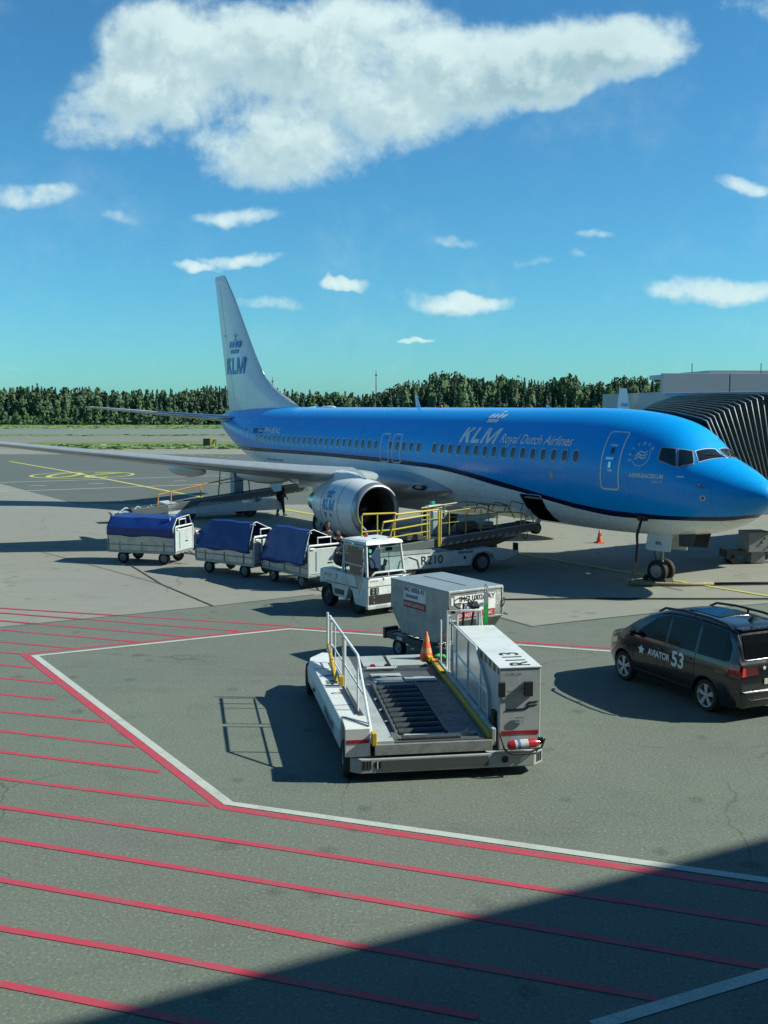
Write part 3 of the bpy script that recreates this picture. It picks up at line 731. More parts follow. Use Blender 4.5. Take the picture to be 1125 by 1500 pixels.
# doors: raised outlines, handles, small windows
def door(x0, x1, z0, h, r, w_, m_, slant=0.0, name='door'):
    o = decal(name, poly2d(outline(x0, x1, 0, h, r, w_)), skin(z0,.009,slant), m_, plane, step=(0,.1)); return o
d1 = door(4.16, 4.90, 2.90, 1.86, .13, .05, m_frm, -.00, 'cabin_door')
decal('door_window', poly2d([ell(4.53,1.18,.07,.10)]), skin(2.90,.010), m_win, d1)
decal('handle', poly2d([rr2d(4.42,4.72,.90,.98,.03), rr2d(4.50,4.60,.66,.84,.02)]), skin(2.90,.014), m_met, d1)
decal('door_sign', poly2d([rr2d(4.40,4.66,1.33,1.38,.01), rr2d(4.44,4.60,.55,.62,.01)]), skin(2.90,.012), m_let, d1)
d4 = door(29.85, 30.55, 3.28, 1.42, .12, .04, m_pale, .14, 'cabin_door')
decal('door_window', poly2d([ell(30.3,1.0,.06,.09)]), skin(3.28,.010,.1), m_win, d4)
for xa in (16.66, 15.80):
    e = door(xa-.02, xa+.60, 3.19, 1.16, .13, .045, m_frm, .09, 'exit_hatch')
    decal('handle', poly2d([rr2d(xa+.28,xa+.42,.95,1.0,.02)]), skin(3.19,.012), m_win, e)
# titles
def title(s, x_aft, x_fwd, z0, h, m_, bold=0.0, shear=0.0, name='lettering', off=.012, space=1.0, step=.12):
    v, f, a = text2d(s, shear, bold, space); L = x_aft-x_fwd
    return decal(name, ([(p[0]*L, p[1]*h) for p in v], f), lambda x, y: fus_arc(x_aft-x, y, z0, off), m_, plane, step=(0,step))
decal('airline_title', poly2d(klm2d(2.20,.62,.36)), lambda x, y: fus_arc(12.16-x, y, 4.13, .012), m_let, plane, step=(0,.12))
title('Royal Dutch Airlines', 9.86, 6.27, 4.07, .46, m_let, .012, .25, 'airline_title')
def crown(xc, z0, w_, mp, m_, parent, name='crown_emblem'): return decal(name, poly2d([[(p[0]*w_+ (p[1]*w_*.12), p[1]*w_) for p in q] for q in crown2d()]), mp, m_, parent, step=(0,.12))
crown(0, 0, .62, lambda x, y: fus_arc(10.88-x, y, 4.86, .012), m_let, plane)
title('AIRFRANCEKLM', 3.80, 2.66, 3.335, .125, m_let, .03, 0, 'alliance_title', step=0)
title('GROUP', 3.02, 2.66, 3.20, .07, m_let, .0, 0, 'alliance_title', step=0)
decal('alliance_emblem', poly2d(ring2d(0,0,.30,.022,-150,40) + stroke2d([(-.2,-.02),(-.08,.06),(.04,.0),(.2,.06)],.04) + stroke2d([(-.18,-.10),(-.06,-.02),(.06,-.08),(.19,-.02)],.04) + stroke2d([(-.15,.07),(-.02,.14),(.08,.09),(.18,.15)],.035)), lambda x, y: fus_y(3.49-x, 3.97+y, .012), m_let, plane)
for i, ch in enumerate('SKYTEAM'):
    a = R(200-i*27); v, f, asp = text2d(ch, 0, .02); ca, sa = math.cos(a), math.sin(a)
    decal('emblem_letter', ([((p[0]-.5)*.075, (p[1]-.5)*.095) for p in v], f), lambda x, y: fus_y(3.49-(ca*.37+x*sa+y*ca), 3.97+(sa*.37-x*ca+y*sa), .012), m_let, plane)
title('PH-BXL', 28.10, 26.30, 4.13, .30, m_let, .02, .2, 'registration')
decal('flag', poly2d([rr2d(28.85,29.45,0,.26,.01)]), skin(4.10,.010), mat('flag blue', (.03,.05,.28), .5), plane)
for k, cfl in enumerate([(.03,.05,.28),(.7,.7,.7),(.55,.03,.04)]): decal('flag', poly2d([rr2d(28.22,28.72,.09*k,.09*k+.085,.005)]), skin(4.10,.010+.001*k), mat('flag %s' % 'abc'[k], cfl, .5), plane)
title('Sneeuw Haan', 7.6, 6.45, 3.46, .10, m_pale, 0, .1, 'aircraft_name', step=0)
decal('badge', poly2d([ell(0,0,.09,.12)]), lambda x, y: fus_y(7.05+x, 3.22+y, .010), mat('badge cream', (.6,.55,.35), .5), plane)
title('www.klm.com', 27.9, 25.9, 2.82, .13, mat('faint lettering', (.16,.22,.34), .5), 0, 0, 'small_lettering', step=0)
decal('static_port', poly2d([ell(0,0,.075,.075)]), lambda x, y: fus_y(1.48+x, 2.85+y, .010), m_let, plane)
decal('static_port', poly2d([ell(0,0,.045,.045)]), lambda x, y: fus_y(1.48+x, 2.85+y, .014), m_dmet, plane)
decal('door_sign', poly2d([rr2d(-.10,.10,-.02,.02,.01)]), lambda x, y: fus_y(2.15+x, 3.42+y, .012), m_let, plane)
for x, z in ((1.55,3.18),(1.60,3.22)):
    m = MB(); p0 = fus_y(x, z, 0); m.tube([p0, p0+Vector((0,.10,0)), p0+Vector((-.22,.12,0))], .015, 6); m.build('pitot_probe', m_dmet, plane)
# aerials and lights along the crown
def blade(x, h, c, z=5.38, m_=m_wht):
    m = MB(); m.loft([[(x-c/2,-.02,z-.06),(x,-.035,z-.06),(x+c/2,0,z-.06),(x,.035,z-.06)],[(x+c*.35,-.01,z+h),(x+c*.5,-.016,z+h),(x+c*.75,0,z+h),(x+c*.5,.016,z+h)]]); m.build('aerial', m_, plane, smooth=True)
blade(25.7,.17,.3); blade(17.25,.5,.36); blade(9.2,.10,.35)
m = MB(); m.sphere((15.7,0,5.42), .075, 12); m.build('beacon', mat('red lens', (.5,.02,.02), .2), plane, smooth='all')
m = MB(); m.loft([[(x, .16*s_*math.sin(a), 5.37+.09*s_*math.cos(a)) for a in (2*math.pi*j/16 for j in range(16))] for x, s_ in ((23.9,.05),(24.2,.8),(24.7,1),(25.2,.7),(25.4,.05))]); m.build('aerial_fairing', m_wht, plane, smooth='all')

# wings
def airfoil(x0, y, z0, c, th, tw=0.0, n=14, vert=False, droop=0.0):
    P = []; xs_ = [.5*(1-math.cos(math.pi*i/n)) for i in range(n+1)]
    def t(x): return 5*th*(.2969*math.sqrt(x)-.126*x-.3516*x*x+.2843*x**3-.1036*x**4)
    pts = [(x, t(x)) for x in xs_] + [(x, -t(x)*(.85 if not vert else 1)) for x in xs_[-2:0:-1]]
    for (x, q) in pts:
        if vert: P.append((x0+x*c, y+q*c, z0))
        else: P.append((x0+x*c, y, z0+q*c - x*c*tw - droop*x*x*c))
    return P
def wing(side):
    st = [(1.2,13.5,2.28,8.4,.13,.075),(1.9,13.9,2.40,7.9,.13,.07),(2.9,14.45,2.55,7.2,.125,.06),(4.0,15.1,2.74,6.3,.12,.05),(5.8,16.1,2.93,5.2,.115,.04),(9.6,18.1,3.34,3.7,.11,.03),(13.5,20.1,3.78,2.6,.11,.02),(16.9,21.7,4.20,1.55,.105,.01)]
    m = MB(); R_ = [[(p[0], p[1]*side, p[2]) for p in airfoil(x,y,z,c,th,tw)] for (y,x,z,c,th,tw) in st]; m.loft(R_)
    o = m.build('wing', m_grey, plane, smooth=True, angle=60)
    m = MB()
    for (y,x,z,c,th,tw) in st[2:]: pass
    # slat: bright leading edge strip
    v = []; f = []; seg = [s_ for s_ in st[3:]]
    rings = []
    for (y,x,z,c,th,tw) in seg:
        rings.append([(x-.02+.14*c*(k/5)**2, y*side, z + (1 if k2 else -.8)*(5*th*(.2969*math.sqrt(.14*(k/5)**2)-.126*.14*(k/5)**2))*c + .012*(1 if k2 else -1)) for k2, k in [(1,5),(1,3.5),(1,2),(1,1),(1,0),(0,1),(0,2),(0,3)]])
    m.loft(rings, closed=False); m.build('slat', mat('slat metal', (.66,.70,.70), .30, metal=.55, dirt=.15), o, smooth='all')
    # winglet
    m = MB(); rings = []
    for (y,z,x,c) in ((16.85,4.19,21.68,1.55),(17.05,4.30,21.72,1.45),(17.20,4.55,21.80,1.3),(17.30,5.0,21.9,1.1),(17.38,6.40,22.35,.55)):
        ring = []
        for p in airfoil(x, 0, 0, c, .08, vert=True, n=8): ring.append((p[0], side*(y+p[1]*(.9 if z>4.4 else .3)), z+(p[1]*.8 if z<4.4 else 0)))
        rings.append(ring)
    m.loft(rings); wl = m.build('winglet', m_wht, o, smooth=True, angle=60)
    v, f, a = text2d('KLM', 0, .04)
    decal('emblem_letter', ([(p[0]*.42, p[1]*.18) for p in v], f), lambda x, y: Vector((22.55-x if side<0 else 22.55-x, side*17.27-(.10*side if side<0 else -.0)+(.0), 5.42+y)) if side > 0 else Vector((22.55-x, -17.18, 5.42+y)), m_logo, wl)
    # flap track fairings
    for (y, xa, xb, z) in ((5.6,18.3,22.9,2.66),(8.7,19.2,22.9,3.02)):
        m = MB(); rg = []
        for t in (0,.08,.2,.4,.6,.8,.93,1):
            s_ = max(.02, math.sin(math.pi*min(1,t*.92+.04))**.6); x = xa+(xb-xa)*t; rg.append([(x, side*(y+.17*s_*math.sin(a)), z-.10+.12*t*0+.30*s_*math.cos(a)*.9-.06*t) for a in (2*math.pi*j/12 for j in range(12))])
        m.loft(rg); m.build('flap_fairing', m_grey, o, smooth='all')
    return o
wr = wing(1); wl_ = wing(-1)
# wing root fairing with landing light, and belly fairing
for side in (1,-1):
    m = MB(); rg = []
    for (x, yo, zc, rz) in ((12.85,1.86,2.30,.05),(13.3,2.02,2.30,.24),(14.2,2.45,2.36,.40),(15.2,2.95,2.42,.47),(16.3,3.2,2.42,.5),(17.6,3.1,2.38,.45),(19.4,2.6,2.2,.3)):
        rg.append([(x, side*(.9 + (yo-.9)*max(0,math.cos(a))**.55 - .0), zc+rz*math.sin(a)) for a in (math.pi*(j/14-.5) for j in range(15))] + [(x, side*.6, zc+rz*.8), (x, side*.6, zc-rz*.8)])
    m.loft(rg); rf = m.build('wing_root_fairing', m_grey, plane, smooth='all')
    if side == 1:
        decal('landing_light', poly2d([ell(0,0,.36,.115,24)]), lambda x, y: Vector((13.86+x*.80, 2.325+x*.42+.012, 2.40+y)), m_cgl, rf)
        decal('lamp', poly2d([ell(.02,0,.16,.06,16)]), lambda x, y: Vector((13.86+x*.80, 2.34+x*.42+.012, 2.40+y)), mat('lamp glass', (.45,.5,.5), .1, metal=.6), rf)
m = MB(); rg = []
for (x, w_, zb) in ((12.2,.4,1.42),(13.2,1.3,1.28),(15,1.75,1.18),(18.5,1.8,1.15),(21,1.6,1.2),(23,.9,1.34),(24,.3,1.42)):
    rg.append([(x, w_*math.cos(a), 2.3+(2.3-zb)*math.sin(a)) for a in (math.pi+math.pi*j/20 for j in range(21))] + [(x,w_*.8,2.6),(x,-w_*.8,2.6)])
m.loft(rg); m.build('belly_fairing', m_wht, plane, smooth='all')

# engines
def engine(side):
    o = empty('engine', (0,0,0)); o.parent = plane
    cy, cz = 4.83*side, 1.74; org = (12.85, cy, cz); ax = (1,-.0,.0)
    m = MB(); m.lathe([(.26,.985),(.6,1.05),(1.1,1.09),(1.6,1.09),(2.2,1.05),(2.8,.96),(3.35,.84),(3.34,.80),(2.8,.84)], org, ax, 64); m.build('nacelle', m_wht, o, smooth=True, angle=50)
    m = MB(); m.lathe([(.262,.988),(.15,.965),(.06,.93),(.01,.885),(.0,.855),(.02,.82),(.07,.795),(.16,.78)], org, ax, 64); m.build('inlet_lip', mat('lip metal', (.50,.53,.54), .38, metal=.75, dirt=.2), o, smooth='all')
    m = MB(); m.lathe([(.16,.782),(.5,.775),(.95,.79),(1.3,.80)], org, ax, 48); m.build('inlet_duct', mat('duct grey', (.10,.105,.11), .5), o, smooth='all')
    m = MB(); m.lathe([(.72,.02),(.80,.10),(.95,.18),(1.1,.24)], org, ax, 24); m.build('spinner', m_dmet, o, smooth='all')
    m = MB()
    for k in range(24):
        a = 2*math.pi*k/24; ca, sa = math.cos(a), math.sin(a); v = []
        for r, tw in ((.22,.18),(.5,.10),(.78,.05)):
            dx = .09; t = tw
            v += [(12.85+1.0-dx, cy+r*ca+t*sa*.5, cz+r*sa-t*ca*.5), (12.85+1.0+dx, cy+r*ca-t*sa*.5-.05*sa, cz+r*sa+t*ca*.5+.05*ca)]
        m.add(v, [(0,1,3,2),(2,3,5,4)])
    m.build('fan_blades', m_dmet, o)
    m = MB(); m.lathe([(1.3,.81),(1.3,.01)], org, ax, 32); m.build('fan_disc', m_blk, o)
    m = MB(); m.lathe([(2.8,.62),(3.4,.60),(4.0,.50),(4.5,.38),(4.48,.34)], org, ax, 32); m.lathe([(4.0,.30),(4.6,.22),(5.0,.05)], org, ax, 24); m.build('core_nozzle', m_met, o, smooth=True)
    m = MB(); rg = []
    for (x, z0, z1, hw) in ((13.6,cz+1.04,cz+1.10,.03),(14.4,cz+.95,cz+1.27,.14),(15.4,cz+.8,cz+1.32,.19),(16.8,cz+.6,cz+1.15,.17),(18.6,cz+.45,cz+.95,.10)):
        rg.append([(x,cy-hw,z0),(x,cy+hw,z0),(x,cy+hw,z1-.08),(x,cy,z1),(x,cy-hw,z1-.08)])
    m.loft(rg); m.build('pylon', m_wht, o, smooth=True, angle=60)
    def nac(x, s_, off=.012):      # s_: metres round the cowl above its side line
        a = s_/1.09; return Vector((12.85+x, cy+side*(1.09+off)*math.cos(a), cz+(1.09+off)*math.sin(a)))
    for t_ in (1.05, 2.35):
        decal('cowl_seam', poly2d([[(t_,-1.5),(t_+.02,-1.5),(t_+.02,1.2),(t_,1.2)]]), lambda x, y: nac(x, y, .003 if x < 2 else -.05), m_dmet, o, step=(0,.15))
    decal('airline_title', poly2d(klm2d(.86,.40,.2)), lambda x, y: nac(2.15-x, y-.08, .012 if x > .5 else -.005), m_logo, o, step=(.2,.1))
    crown(0, 0, .34, lambda x, y: nac(1.72-x, y+.40, .012), m_logo, o)
    decal('small_lettering', poly2d([[(1.90,-.36),(1.94,-.36),(1.94,-.16),(1.90,-.16)],[(1.86,-.22),(1.98,-.22),(1.98,-.18),(1.86,-.18)],[(1.5,-.30),(1.58,-.30),(1.58,-.18),(1.5,-.18)]]), lambda x, y: nac(x,y,.012), m_dmet, o)
engine(1); engine(-1)

# tail
LE = [(36.15,12.66),(34.86,11.28),(33.65,9.73),(32.49,8.23),(31.78,7.42),(31.31,7.0),(30.19,6.4),(29.11,6.0),(27.35,5.36)]
def interp(pts, z):
    for (x0_, z0_), (x1_, z1_) in zip(pts, pts[1:]):
        if z1_ <= z <= z0_: t = (z-z0_)/(z1_-z0_) if z1_ != z0_ else 0; return x0_+(x1_-x0_)*t
    return pts[-1][0] if z < pts[-1][1] else pts[0][0]
def fin_te(z): return 35.72+(37.47-35.72)*(z-5.14)/(12.72-5.14)
def fin_th(z): return .34*(1-.62*(z-5)/7.7)
m = MB(); rg = []
for z in (5.0,5.36,5.6,6.0,6.4,7.0,7.42,8.23,9.73,11.28,12.3,12.6): 
    xl = interp(LE, z) if z > 5.3 else 27.0; xt = fin_te(z); c = xt-xl; hw = fin_th(z)
    ring = []
    for i in range(25):
        u = i/24; x = xl + c*u; d = xt-x; q = hw*min(1, math.sqrt(max(0,(x-xl))/1.6)) * min(1, (d/2.6)**.9+.03); ring.append((x, q, z))
    rg.append(ring + [(p[0], -p[1], p[2]) for p in ring[::-1]])
rg.append([(p[0]*.9+36.8*.1, p[1]*.25, 12.70) for p in rg[-1]])
m.loft(rg); fin = m.build('tail_fin', m_wht, plane, smooth=True, angle=60)
fp = lambda x, z: Vector((x, fin_th(z)*min(1,((fin_te(z)-x)/2.6)**.9+.03)*1.0+.02, z))
decal('airline_title', poly2d(klm2d(2.75,.90,.1)), lambda x, y: fp(35.86-x, 7.18+y), m_logo, fin, step=(.3,.3))
crown(0, 0, 1.0, lambda x, y: fp(34.62-x*1.15, 8.30+y*.85), m_logo, fin)
decal('small_lettering', poly2d([[(35.9,0),(36.25,0),(36.25,.08),(35.9,.08)]]), lambda x, y: fp(x, 9.3+y), m_grey, fin)
m = MB(); m.tube([(interp(LE,z)-.015,0,z) for z in (12.6,11.28,9.73,8.23,7.42,7.0)], .03, 6); m.build('leading_edge', m_met, fin, smooth='all')
m = MB()
for z0_, z1_ in ((5.7,12.2),): m.add([(fin_te(z0_)-1.15,.0+fp(fin_te(z0_)-1.15,z0_).y-.012,z0_),(fin_te(z0_)-1.13,fp(fin_te(z0_)-1.13,z0_).y-.012,z0_),(fin_te(z1_)-.58,fp(fin_te(z1_)-.58,z1_).y-.012,z1_),(fin_te(z1_)-.60,fp(fin_te(z1_)-.60,z1_).y-.012,z1_)],[(0,1,2,3)])
m.build('rudder_gap', m_dmet, fin)
for side in (1,-1):
    m = MB(); m.loft([[(p[0],p[1]*side,p[2]) for p in airfoil(x,y,z,c,th)] for (y,x,z,c,th) in ((.3,32.9,4.70,3.9,.11),(.95,33.4,4.77,3.5,.11),(3.5,35.35,5.0,2.5,.10),(7.0,38.05,5.37,1.2,.09),(7.16,38.3,5.39,.8,.05))])
    st_ = m.build('tailplane', m_grey, plane, smooth=True, angle=60)
    m = MB(); m.tube([(33.42,.98*side,4.77),(35.33,3.5*side,5.0),(38.03,7.0*side,5.37)], [.085,.06,.03], 8); m.build('leading_edge', m_met, st_, smooth='all')
m = MB(); m.cyl((36.4,0,4.75),(36.75,0,4.72),.10,.06); m.build('exhaust_pipe', m_dmet, plane)
# tail tip hood (lighter blue hollow round the tailplane root)
m = MB(); m.tube([snap((33.0,1.05,4.9),.01), snap((33.9,.95,4.75),.01), snap((35.0,.8,4.55),.01)], .02, 6); m.build('tail_seam', m_dmet, plane)

# landing gear
def wheel(parent, c, ax, r, w_, hub=True, name='wheel', rimm=None):
    o = empty(name, c); o.parent = parent; a = Vector(ax).normalized()
    m = MB(); m.lathe([(-w_*.35,r*.60),(-w_*.5,r*.72),(-w_*.46,r*.92),(-w_*.28,r),(w_*.28,r),(w_*.46,r*.92),(w_*.5,r*.72),(w_*.35,r*.60)], (0,0,0), a, 28); m.build('tyre', m_rub, o, smooth='all')
    m = MB(); m.lathe([(-w_*.36,r*.6),(-w_*.25,r*.5),(-w_*.28,r*.25),(-w_*.4,r*.2),(-w_*.4,.001)], (0,0,0), a, 20); m.lathe([(w_*.36,r*.6),(w_*.25,r*.5),(w_*.28,r*.25),(w_*.4,r*.2),(w_*.4,.001)], (0,0,0), a, 20)
    for k in range(6):
        q = 2*math.pi*k/6; u = a.orthogonal().normalized(); v = a.cross(u); p = (u*math.cos(q)+v*math.sin(q))*r*.38
        m.cyl(p-a*w_*.33, p+a*w_*.33, r*.05, n=8)
    m.build('rim', rimm or mat('wheel rim', (.45,.46,.45), .35, metal=.6, dirt=.4), o, smooth=True, angle=35)
    return o
ng = empty('nose_gear', (0,0,0)); ng.parent = plane
st_a = R(-8); axw = Vector((math.sin(st_a), math.cos(st_a), 0)); 
for s_ in (1,-1): wheel(ng, tuple(Vector((4.0,0,.343))+axw*.2*s_), axw, .343, .2)
m = MB(); m.cyl((4.0,0,.34),(3.92,0,2.1),.055); m.cyl((3.97,0,1.0),(3.92,0,2.1),.085); m.cyl((4.0-axw.x*.2,-axw.y*.2,.343),(4.0+axw.x*.2,axw.y*.2,.343),.05)
m.tube([(3.95,.06,1.25),(4.12,.06,.9),(4.02,.03,.52)], .03); m.tube([(3.95,-.06,1.25),(4.12,-.06,.9),(4.02,-.03,.52)], .03); m.tube([(3.9,0,1.1),(3.2,0,1.9)], .045); m.box(3.8,3.95,-.14,.14,1.0,1.18); m.build('strut', mat('gear white', (.6,.62,.6), .4), ng, smooth=True)
m = MB(); m.tube([(3.92,.09,1.75),(3.78,.16,1.3),(3.9,.12,.8),(4.0,.1,.5)], .014, 6); m.tube([(4.02,.1,1.7),(4.2,.2,1.1),(4.1,.12,.62)], .012, 6); m.build('hydraulic_hose', m_blk, ng)
for s_ in (1,-1):
    m = MB(); m.prism([(3.25,1.62),(4.25,1.50),(4.32,1.02),(4.18,.98),(3.32,1.02)], 'y', s_*.36, s_*.385); gd = m.build('gear_door', m_wht, ng, bevel=.008)
    if s_ == 1:
        v, f, a = text2d('BXL', 0, .03); decal('door_letters', ([(p[0]*.26,p[1]*.10) for p in v], f), lambda x, y: Vector((3.90-x, .392, 1.20+y)), m_dmet, gd)
m = MB(); m.prism([(2.35,1.70),(3.22,1.60),(3.18,1.16),(2.45,1.20)], 'y', -.30, -.28); m.prism([(2.45,1.66),(3.1,1.6),(3.08,1.22),(2.6,1.24)], 'y', .26, .28); m.build('inner_gear_door', m_dmet, ng)
for s_ in (1,-1):
    mg = empty('main_gear', (0,0,0)); mg.parent = plane
    for k in (1,-1): wheel(mg, (19.6, 2.86*s_+.42*k*1.0, .56), (0,1,0), .56, .38)
    m = MB(); m.cyl((19.6,2.86*s_,.56),(19.5,2.86*s_,2.3),.12); m.tube([(19.55,2.86*s_,1.3),(19.2,1.2*s_,1.9)], .06); m.cyl((19.6,2.86*s_-.5,.56),(19.6,2.86*s_+.5,.56),.07); m.build('strut', mat('gear white', (.6,.62,.6), .4), mg, smooth=True)
    m = MB(); m.prism([(18.9,2.4),(20.1,2.4),(20.0,1.2),(19.1,1.2)], 'y', 3.45*s_, 3.48*s_); m.build('gear_door', m_wht, mg)
# drain mast and small parts under the belly
m = MB(); m.loft([[(9.3,.28,1.43),(9.45,.32,1.43),(9.6,.28,1.43),(9.45,.24,1.43)],[(9.5,.28,1.12),(9.56,.30,1.12),(9.66,.28,1.12),(9.56,.26,1.12)]]); m.build('drain_mast', m_wht, plane)

# ------------------------------------------------------------- jet bridge at the far side of the nose
m_bel = mat('bellows fabric', (.06,.07,.07), .75, dirt=.4, dcol=(.10,.12,.11), dscale=2.5, bump=.3, bscale=12)
m_rib = mat('bellows rib', (.20,.235,.23), .45, metal=.3, dirt=.3)
m_clad = mat('grey blue cladding', (.40,.47,.50), .45, dirt=.15, dcol=(.3,.33,.34), dscale=.8)
m_clad2 = mat('light cladding', (.55,.62,.63), .4, dirt=.1)
def bridge():
    t = empty('jet_bridge', (X0, Y0, 0), math.pi-TH, 'passenger boarding bridge with black folding canopy against the nose', 'jet bridge')
    K = 12; frames = []
    for k in range(K+1):
        s_ = k/K; e = s_**1.25
        y = -(.95+2.75*e); yb = -(2.5+1.6*s_)
        xn = 3.2-.12*s_; xf = 5.85+1.0*e; zt = 5.04+.80*e**.75; zf = 5.34+.45*e**.7
        frames.append([(xn-.25, yb, 2.55), (xn-.10, y*.6+yb*.4, 2.55+(zt-2.55)*.55), (xn, y, zt-.06), (xn+.25, y-.02, zt+.02), ((xn+xf)/2, y-.05, (zt+zf)/2+.06), (xf-.2, y-.02, zf+.02), (xf, y, zf-.08), (xf+.15, y*.6+yb*.4, 4.0), (xf+.3, yb, 2.55)])
    # pleated fabric: frames stand proud, the folds between dip inwards
    rings = []
    for k in range(K):
        a, c = frames[k], frames[k+1]; rings.append(a)
        mid = []
        ctr = Vector((4.7, -2.6, 3.6))
        for p, q in zip(a, c):
            v = (Vector(p)+Vector(q))/2; mid.append(tuple(v + (ctr-v).normalized()*.26))
        rings.append(mid)
    rings.append(frames[-1])
    m = MB(); m.loft(rings, closed=False); m.build('canopy', m_bel, t, smooth=False)
    for k in range(K+1):
        pts = frames[k]; m = MB(); out_ = [tuple(Vector(p)+(Vector(p)-Vector((4.7,-2.6,3.4))).normalized()*.02) for p in pts]
        m.tube(out_, .026, 6); m.build('canopy_rib', m_rib, t, smooth='all')
    m = MB(); m.box(2.9,7.3,-6.6,-3.75,2.40,2.62); m.box(2.9,6.9,-3.75,-1.95,2.44,2.56); m.build('cab_floor', m_dmet, t, bevel=.02)
    m = MB(); m.box(3.0,7.2,-6.5,-4.1,2.62,5.75); m.build('cab', mat('bridge cab dark', (.10,.12,.125), .5, dirt=.2), t, bevel=.04)
    m = MB(); m.box(2.8,7.4,-6.7,-3.7,5.78,5.92); m.build('cab_roof', m_clad, t, bevel=.03)
    m = MB(); m.box(3.3,6.6,-20,-6.5,2.5,5.4); m.build('tunnel', m_clad, t, bevel=.05)
    m = MB(); [m.box(3.26,6.64,-6.8-1.3*k,-6.7-1.3*k,2.45,5.45) for k in range(10)]; m.build('tunnel_rib', m_clad2, t)
    m = MB(); m.cyl((4.0,-10,.5),(4.0,-10,2.5),.16); m.cyl((5.9,-10,.5),(5.9,-10,2.5),.16); m.box(3.7,6.2,-10.2,-9.8,.45,.75); m.build('lift_column', m_dmet, t)
    for x in (3.5,6.4): wheel(t, (x,-10,.45), (1,0,0), .45, .35)
bridge()
def pier():
    t = empty('pier_building', (13.7, 52, 0), R(4), 'flat roofed grey blue pier building behind the boarding bridge', 'building')
    m = MB(); m.box(.45,40,0,12,0,6.15); m.build('wall', mat('pale blue wall', (.38,.47,.50), .5, dirt=.15), t)
    for k in range(5):
        x0 = k*1.0*5.1 - (0 if k == 0 else 0); 
        m = MB(); m.box(0+3.4*k, 3.34+3.4*k, -.25, .1, 6.0, 7.05); m.build('roof_panel', m_clad2 if k >= 4 else m_clad, t, bevel=.01)
    m = MB(); m.box(3.0,40,1.5,11,7.0,7.25); m.build('roof', m_clad2, t)
    m = MB(); m.box(17,40,-.25,.1,6.0,7.05); m.build('roof_panel', m_clad2, t)
    m = MB(); [m.cyl((x,-.1,7.05),(x,-.1,7.55),.02,n=6) for x in (1.5,5,8.5,12)]; m.build('roof_post', m_dmet, t)
    m = MB(); m.tube([(2.7,-.02,6.0),(2.7,-.02,5.2)], .05, 6); m.build('downpipe', m_dmet, t)
pier()
def equipment():
    t = empty('power_unit', (12.95, 36.2, 0), R(8), 'grey electrical cabinet on a low dark frame right of the nose wheel', 'equipment cabinet')
    m = MB(); m.box(-.42,.42,-.4,.4,.42,1.12); m.build('cabinet', mat('cabinet grey', (.36,.38,.37), .5, dirt=.3), t, bevel=.02)
    m = MB(); m.box(-.25,.25,-.28,.28,.02,.42); m.build('pedestal', mat('cabinet grey', (.36,.38,.37), .5), t, bevel=.01)
    m = MB(); m.box(-1.15,1.6,.1,.25,.30,.46); m.box(-1.15,1.6,-.25,-.1,.30,.46); m.box(-1.15,-1.0,-.3,.3,.22,.5); m.cyl((-.85,-.3,.14),(-.85,.3,.14),.14); m.build('frame', m_dmet, t)
    for q in ((.15,.9),(.05,.75),(.3,.62)):
        m = MB(); m.cyl((q[0],-.43,q[1]),(q[0],-.395,q[1]),.03,n=10); m.build('socket', m_blk, t)
    m = MB(); m.tube([(.42,0,.8),(.9,.1,.78),(1.5,.1,.6)], .04); m.build('cable', m_blk, t)
equipment()
# ground power cable hanging from the nose
m = MB(); P0 = W(3.62,1.30,2.12)
pts = [P0, P0+Vector((-.08,-.20,-.05)), P0+Vector((-.22,-.28,-.5)), W(3.85,1.25,1.2), W(3.95,1.2,.6), W(4.05,1.3,.22), W(3.9,1.45,.05)]
m.tube([tuple(q) for q in pts], .035, 8)
pw = m.build('power_cable', m_blk, None, smooth='all'); tag(pw, 'black ground power cable hanging from the nose to the apron', 'cable')
m = MB(); m.tube([tuple(W(3.955,1.205,.75)), tuple(W(3.96,1.2,.6)), tuple(W(4.05,1.3,.22)), tuple(W(3.9,1.45,.07)), (*G(1000,858.5),.05), (*G(1045,857.5),.05)], .055, 8); q = m.build('cable_sleeve', mat('worn yellow sleeve', (.35,.31,.16), .7, dirt=.7, dcol=(.06,.055,.04), dscale=30), pw, smooth='all')
m = MB(); m.tube([(*G(1045,857.5),.05), (*G(1125,856.5),.05), (*G(1200,857),.05)], .045, 8); m.build('cable_tail', m_blk, pw, smooth='all')
m = MB(); m.cbox(tuple(P0+Vector((-.02,-.10,-.02))), (.16,.30,.16), (0,0,.6)); m.build('plug', m_blk, pw, bevel=.02)
m = MB(); m.tube([(*G(738,879),.02), (*G(860,877.5),.02), (*G(1000,878),.02), (*G(1200,878),.02)], .022, 6); hz = m.build('ground_cable', m_blk, None); tag(hz, 'thin dark cable lying straight across the apron', 'cable')
def chock(name, x, y, rz, label):
    t = empty(name, (x,y,0), rz, label, 'wheel chock')
    m = MB(); m.prism([(-.12,0),(.12,0),(.03,.16),(-.03,.16)], 'y', -.18, .18); m.build('block', m_rub, t, bevel=.01)
    m = MB(); m.tube([(-.1,.16,.05),(-.3,.2,.02),(-.4,.1,.02)], .012, 6); m.build('rope', mat('rope', (.4,.38,.2), .8), t)
q = W(4.45,.05); chock('wheel_chock', q.x, q.y, math.pi-TH, 'black rubber chock behind the nose wheels')
q = W(3.56,.18); chock('wheel_chock', q.x, q.y, math.pi-TH+3.1, 'black rubber chock in front of the nose wheels')

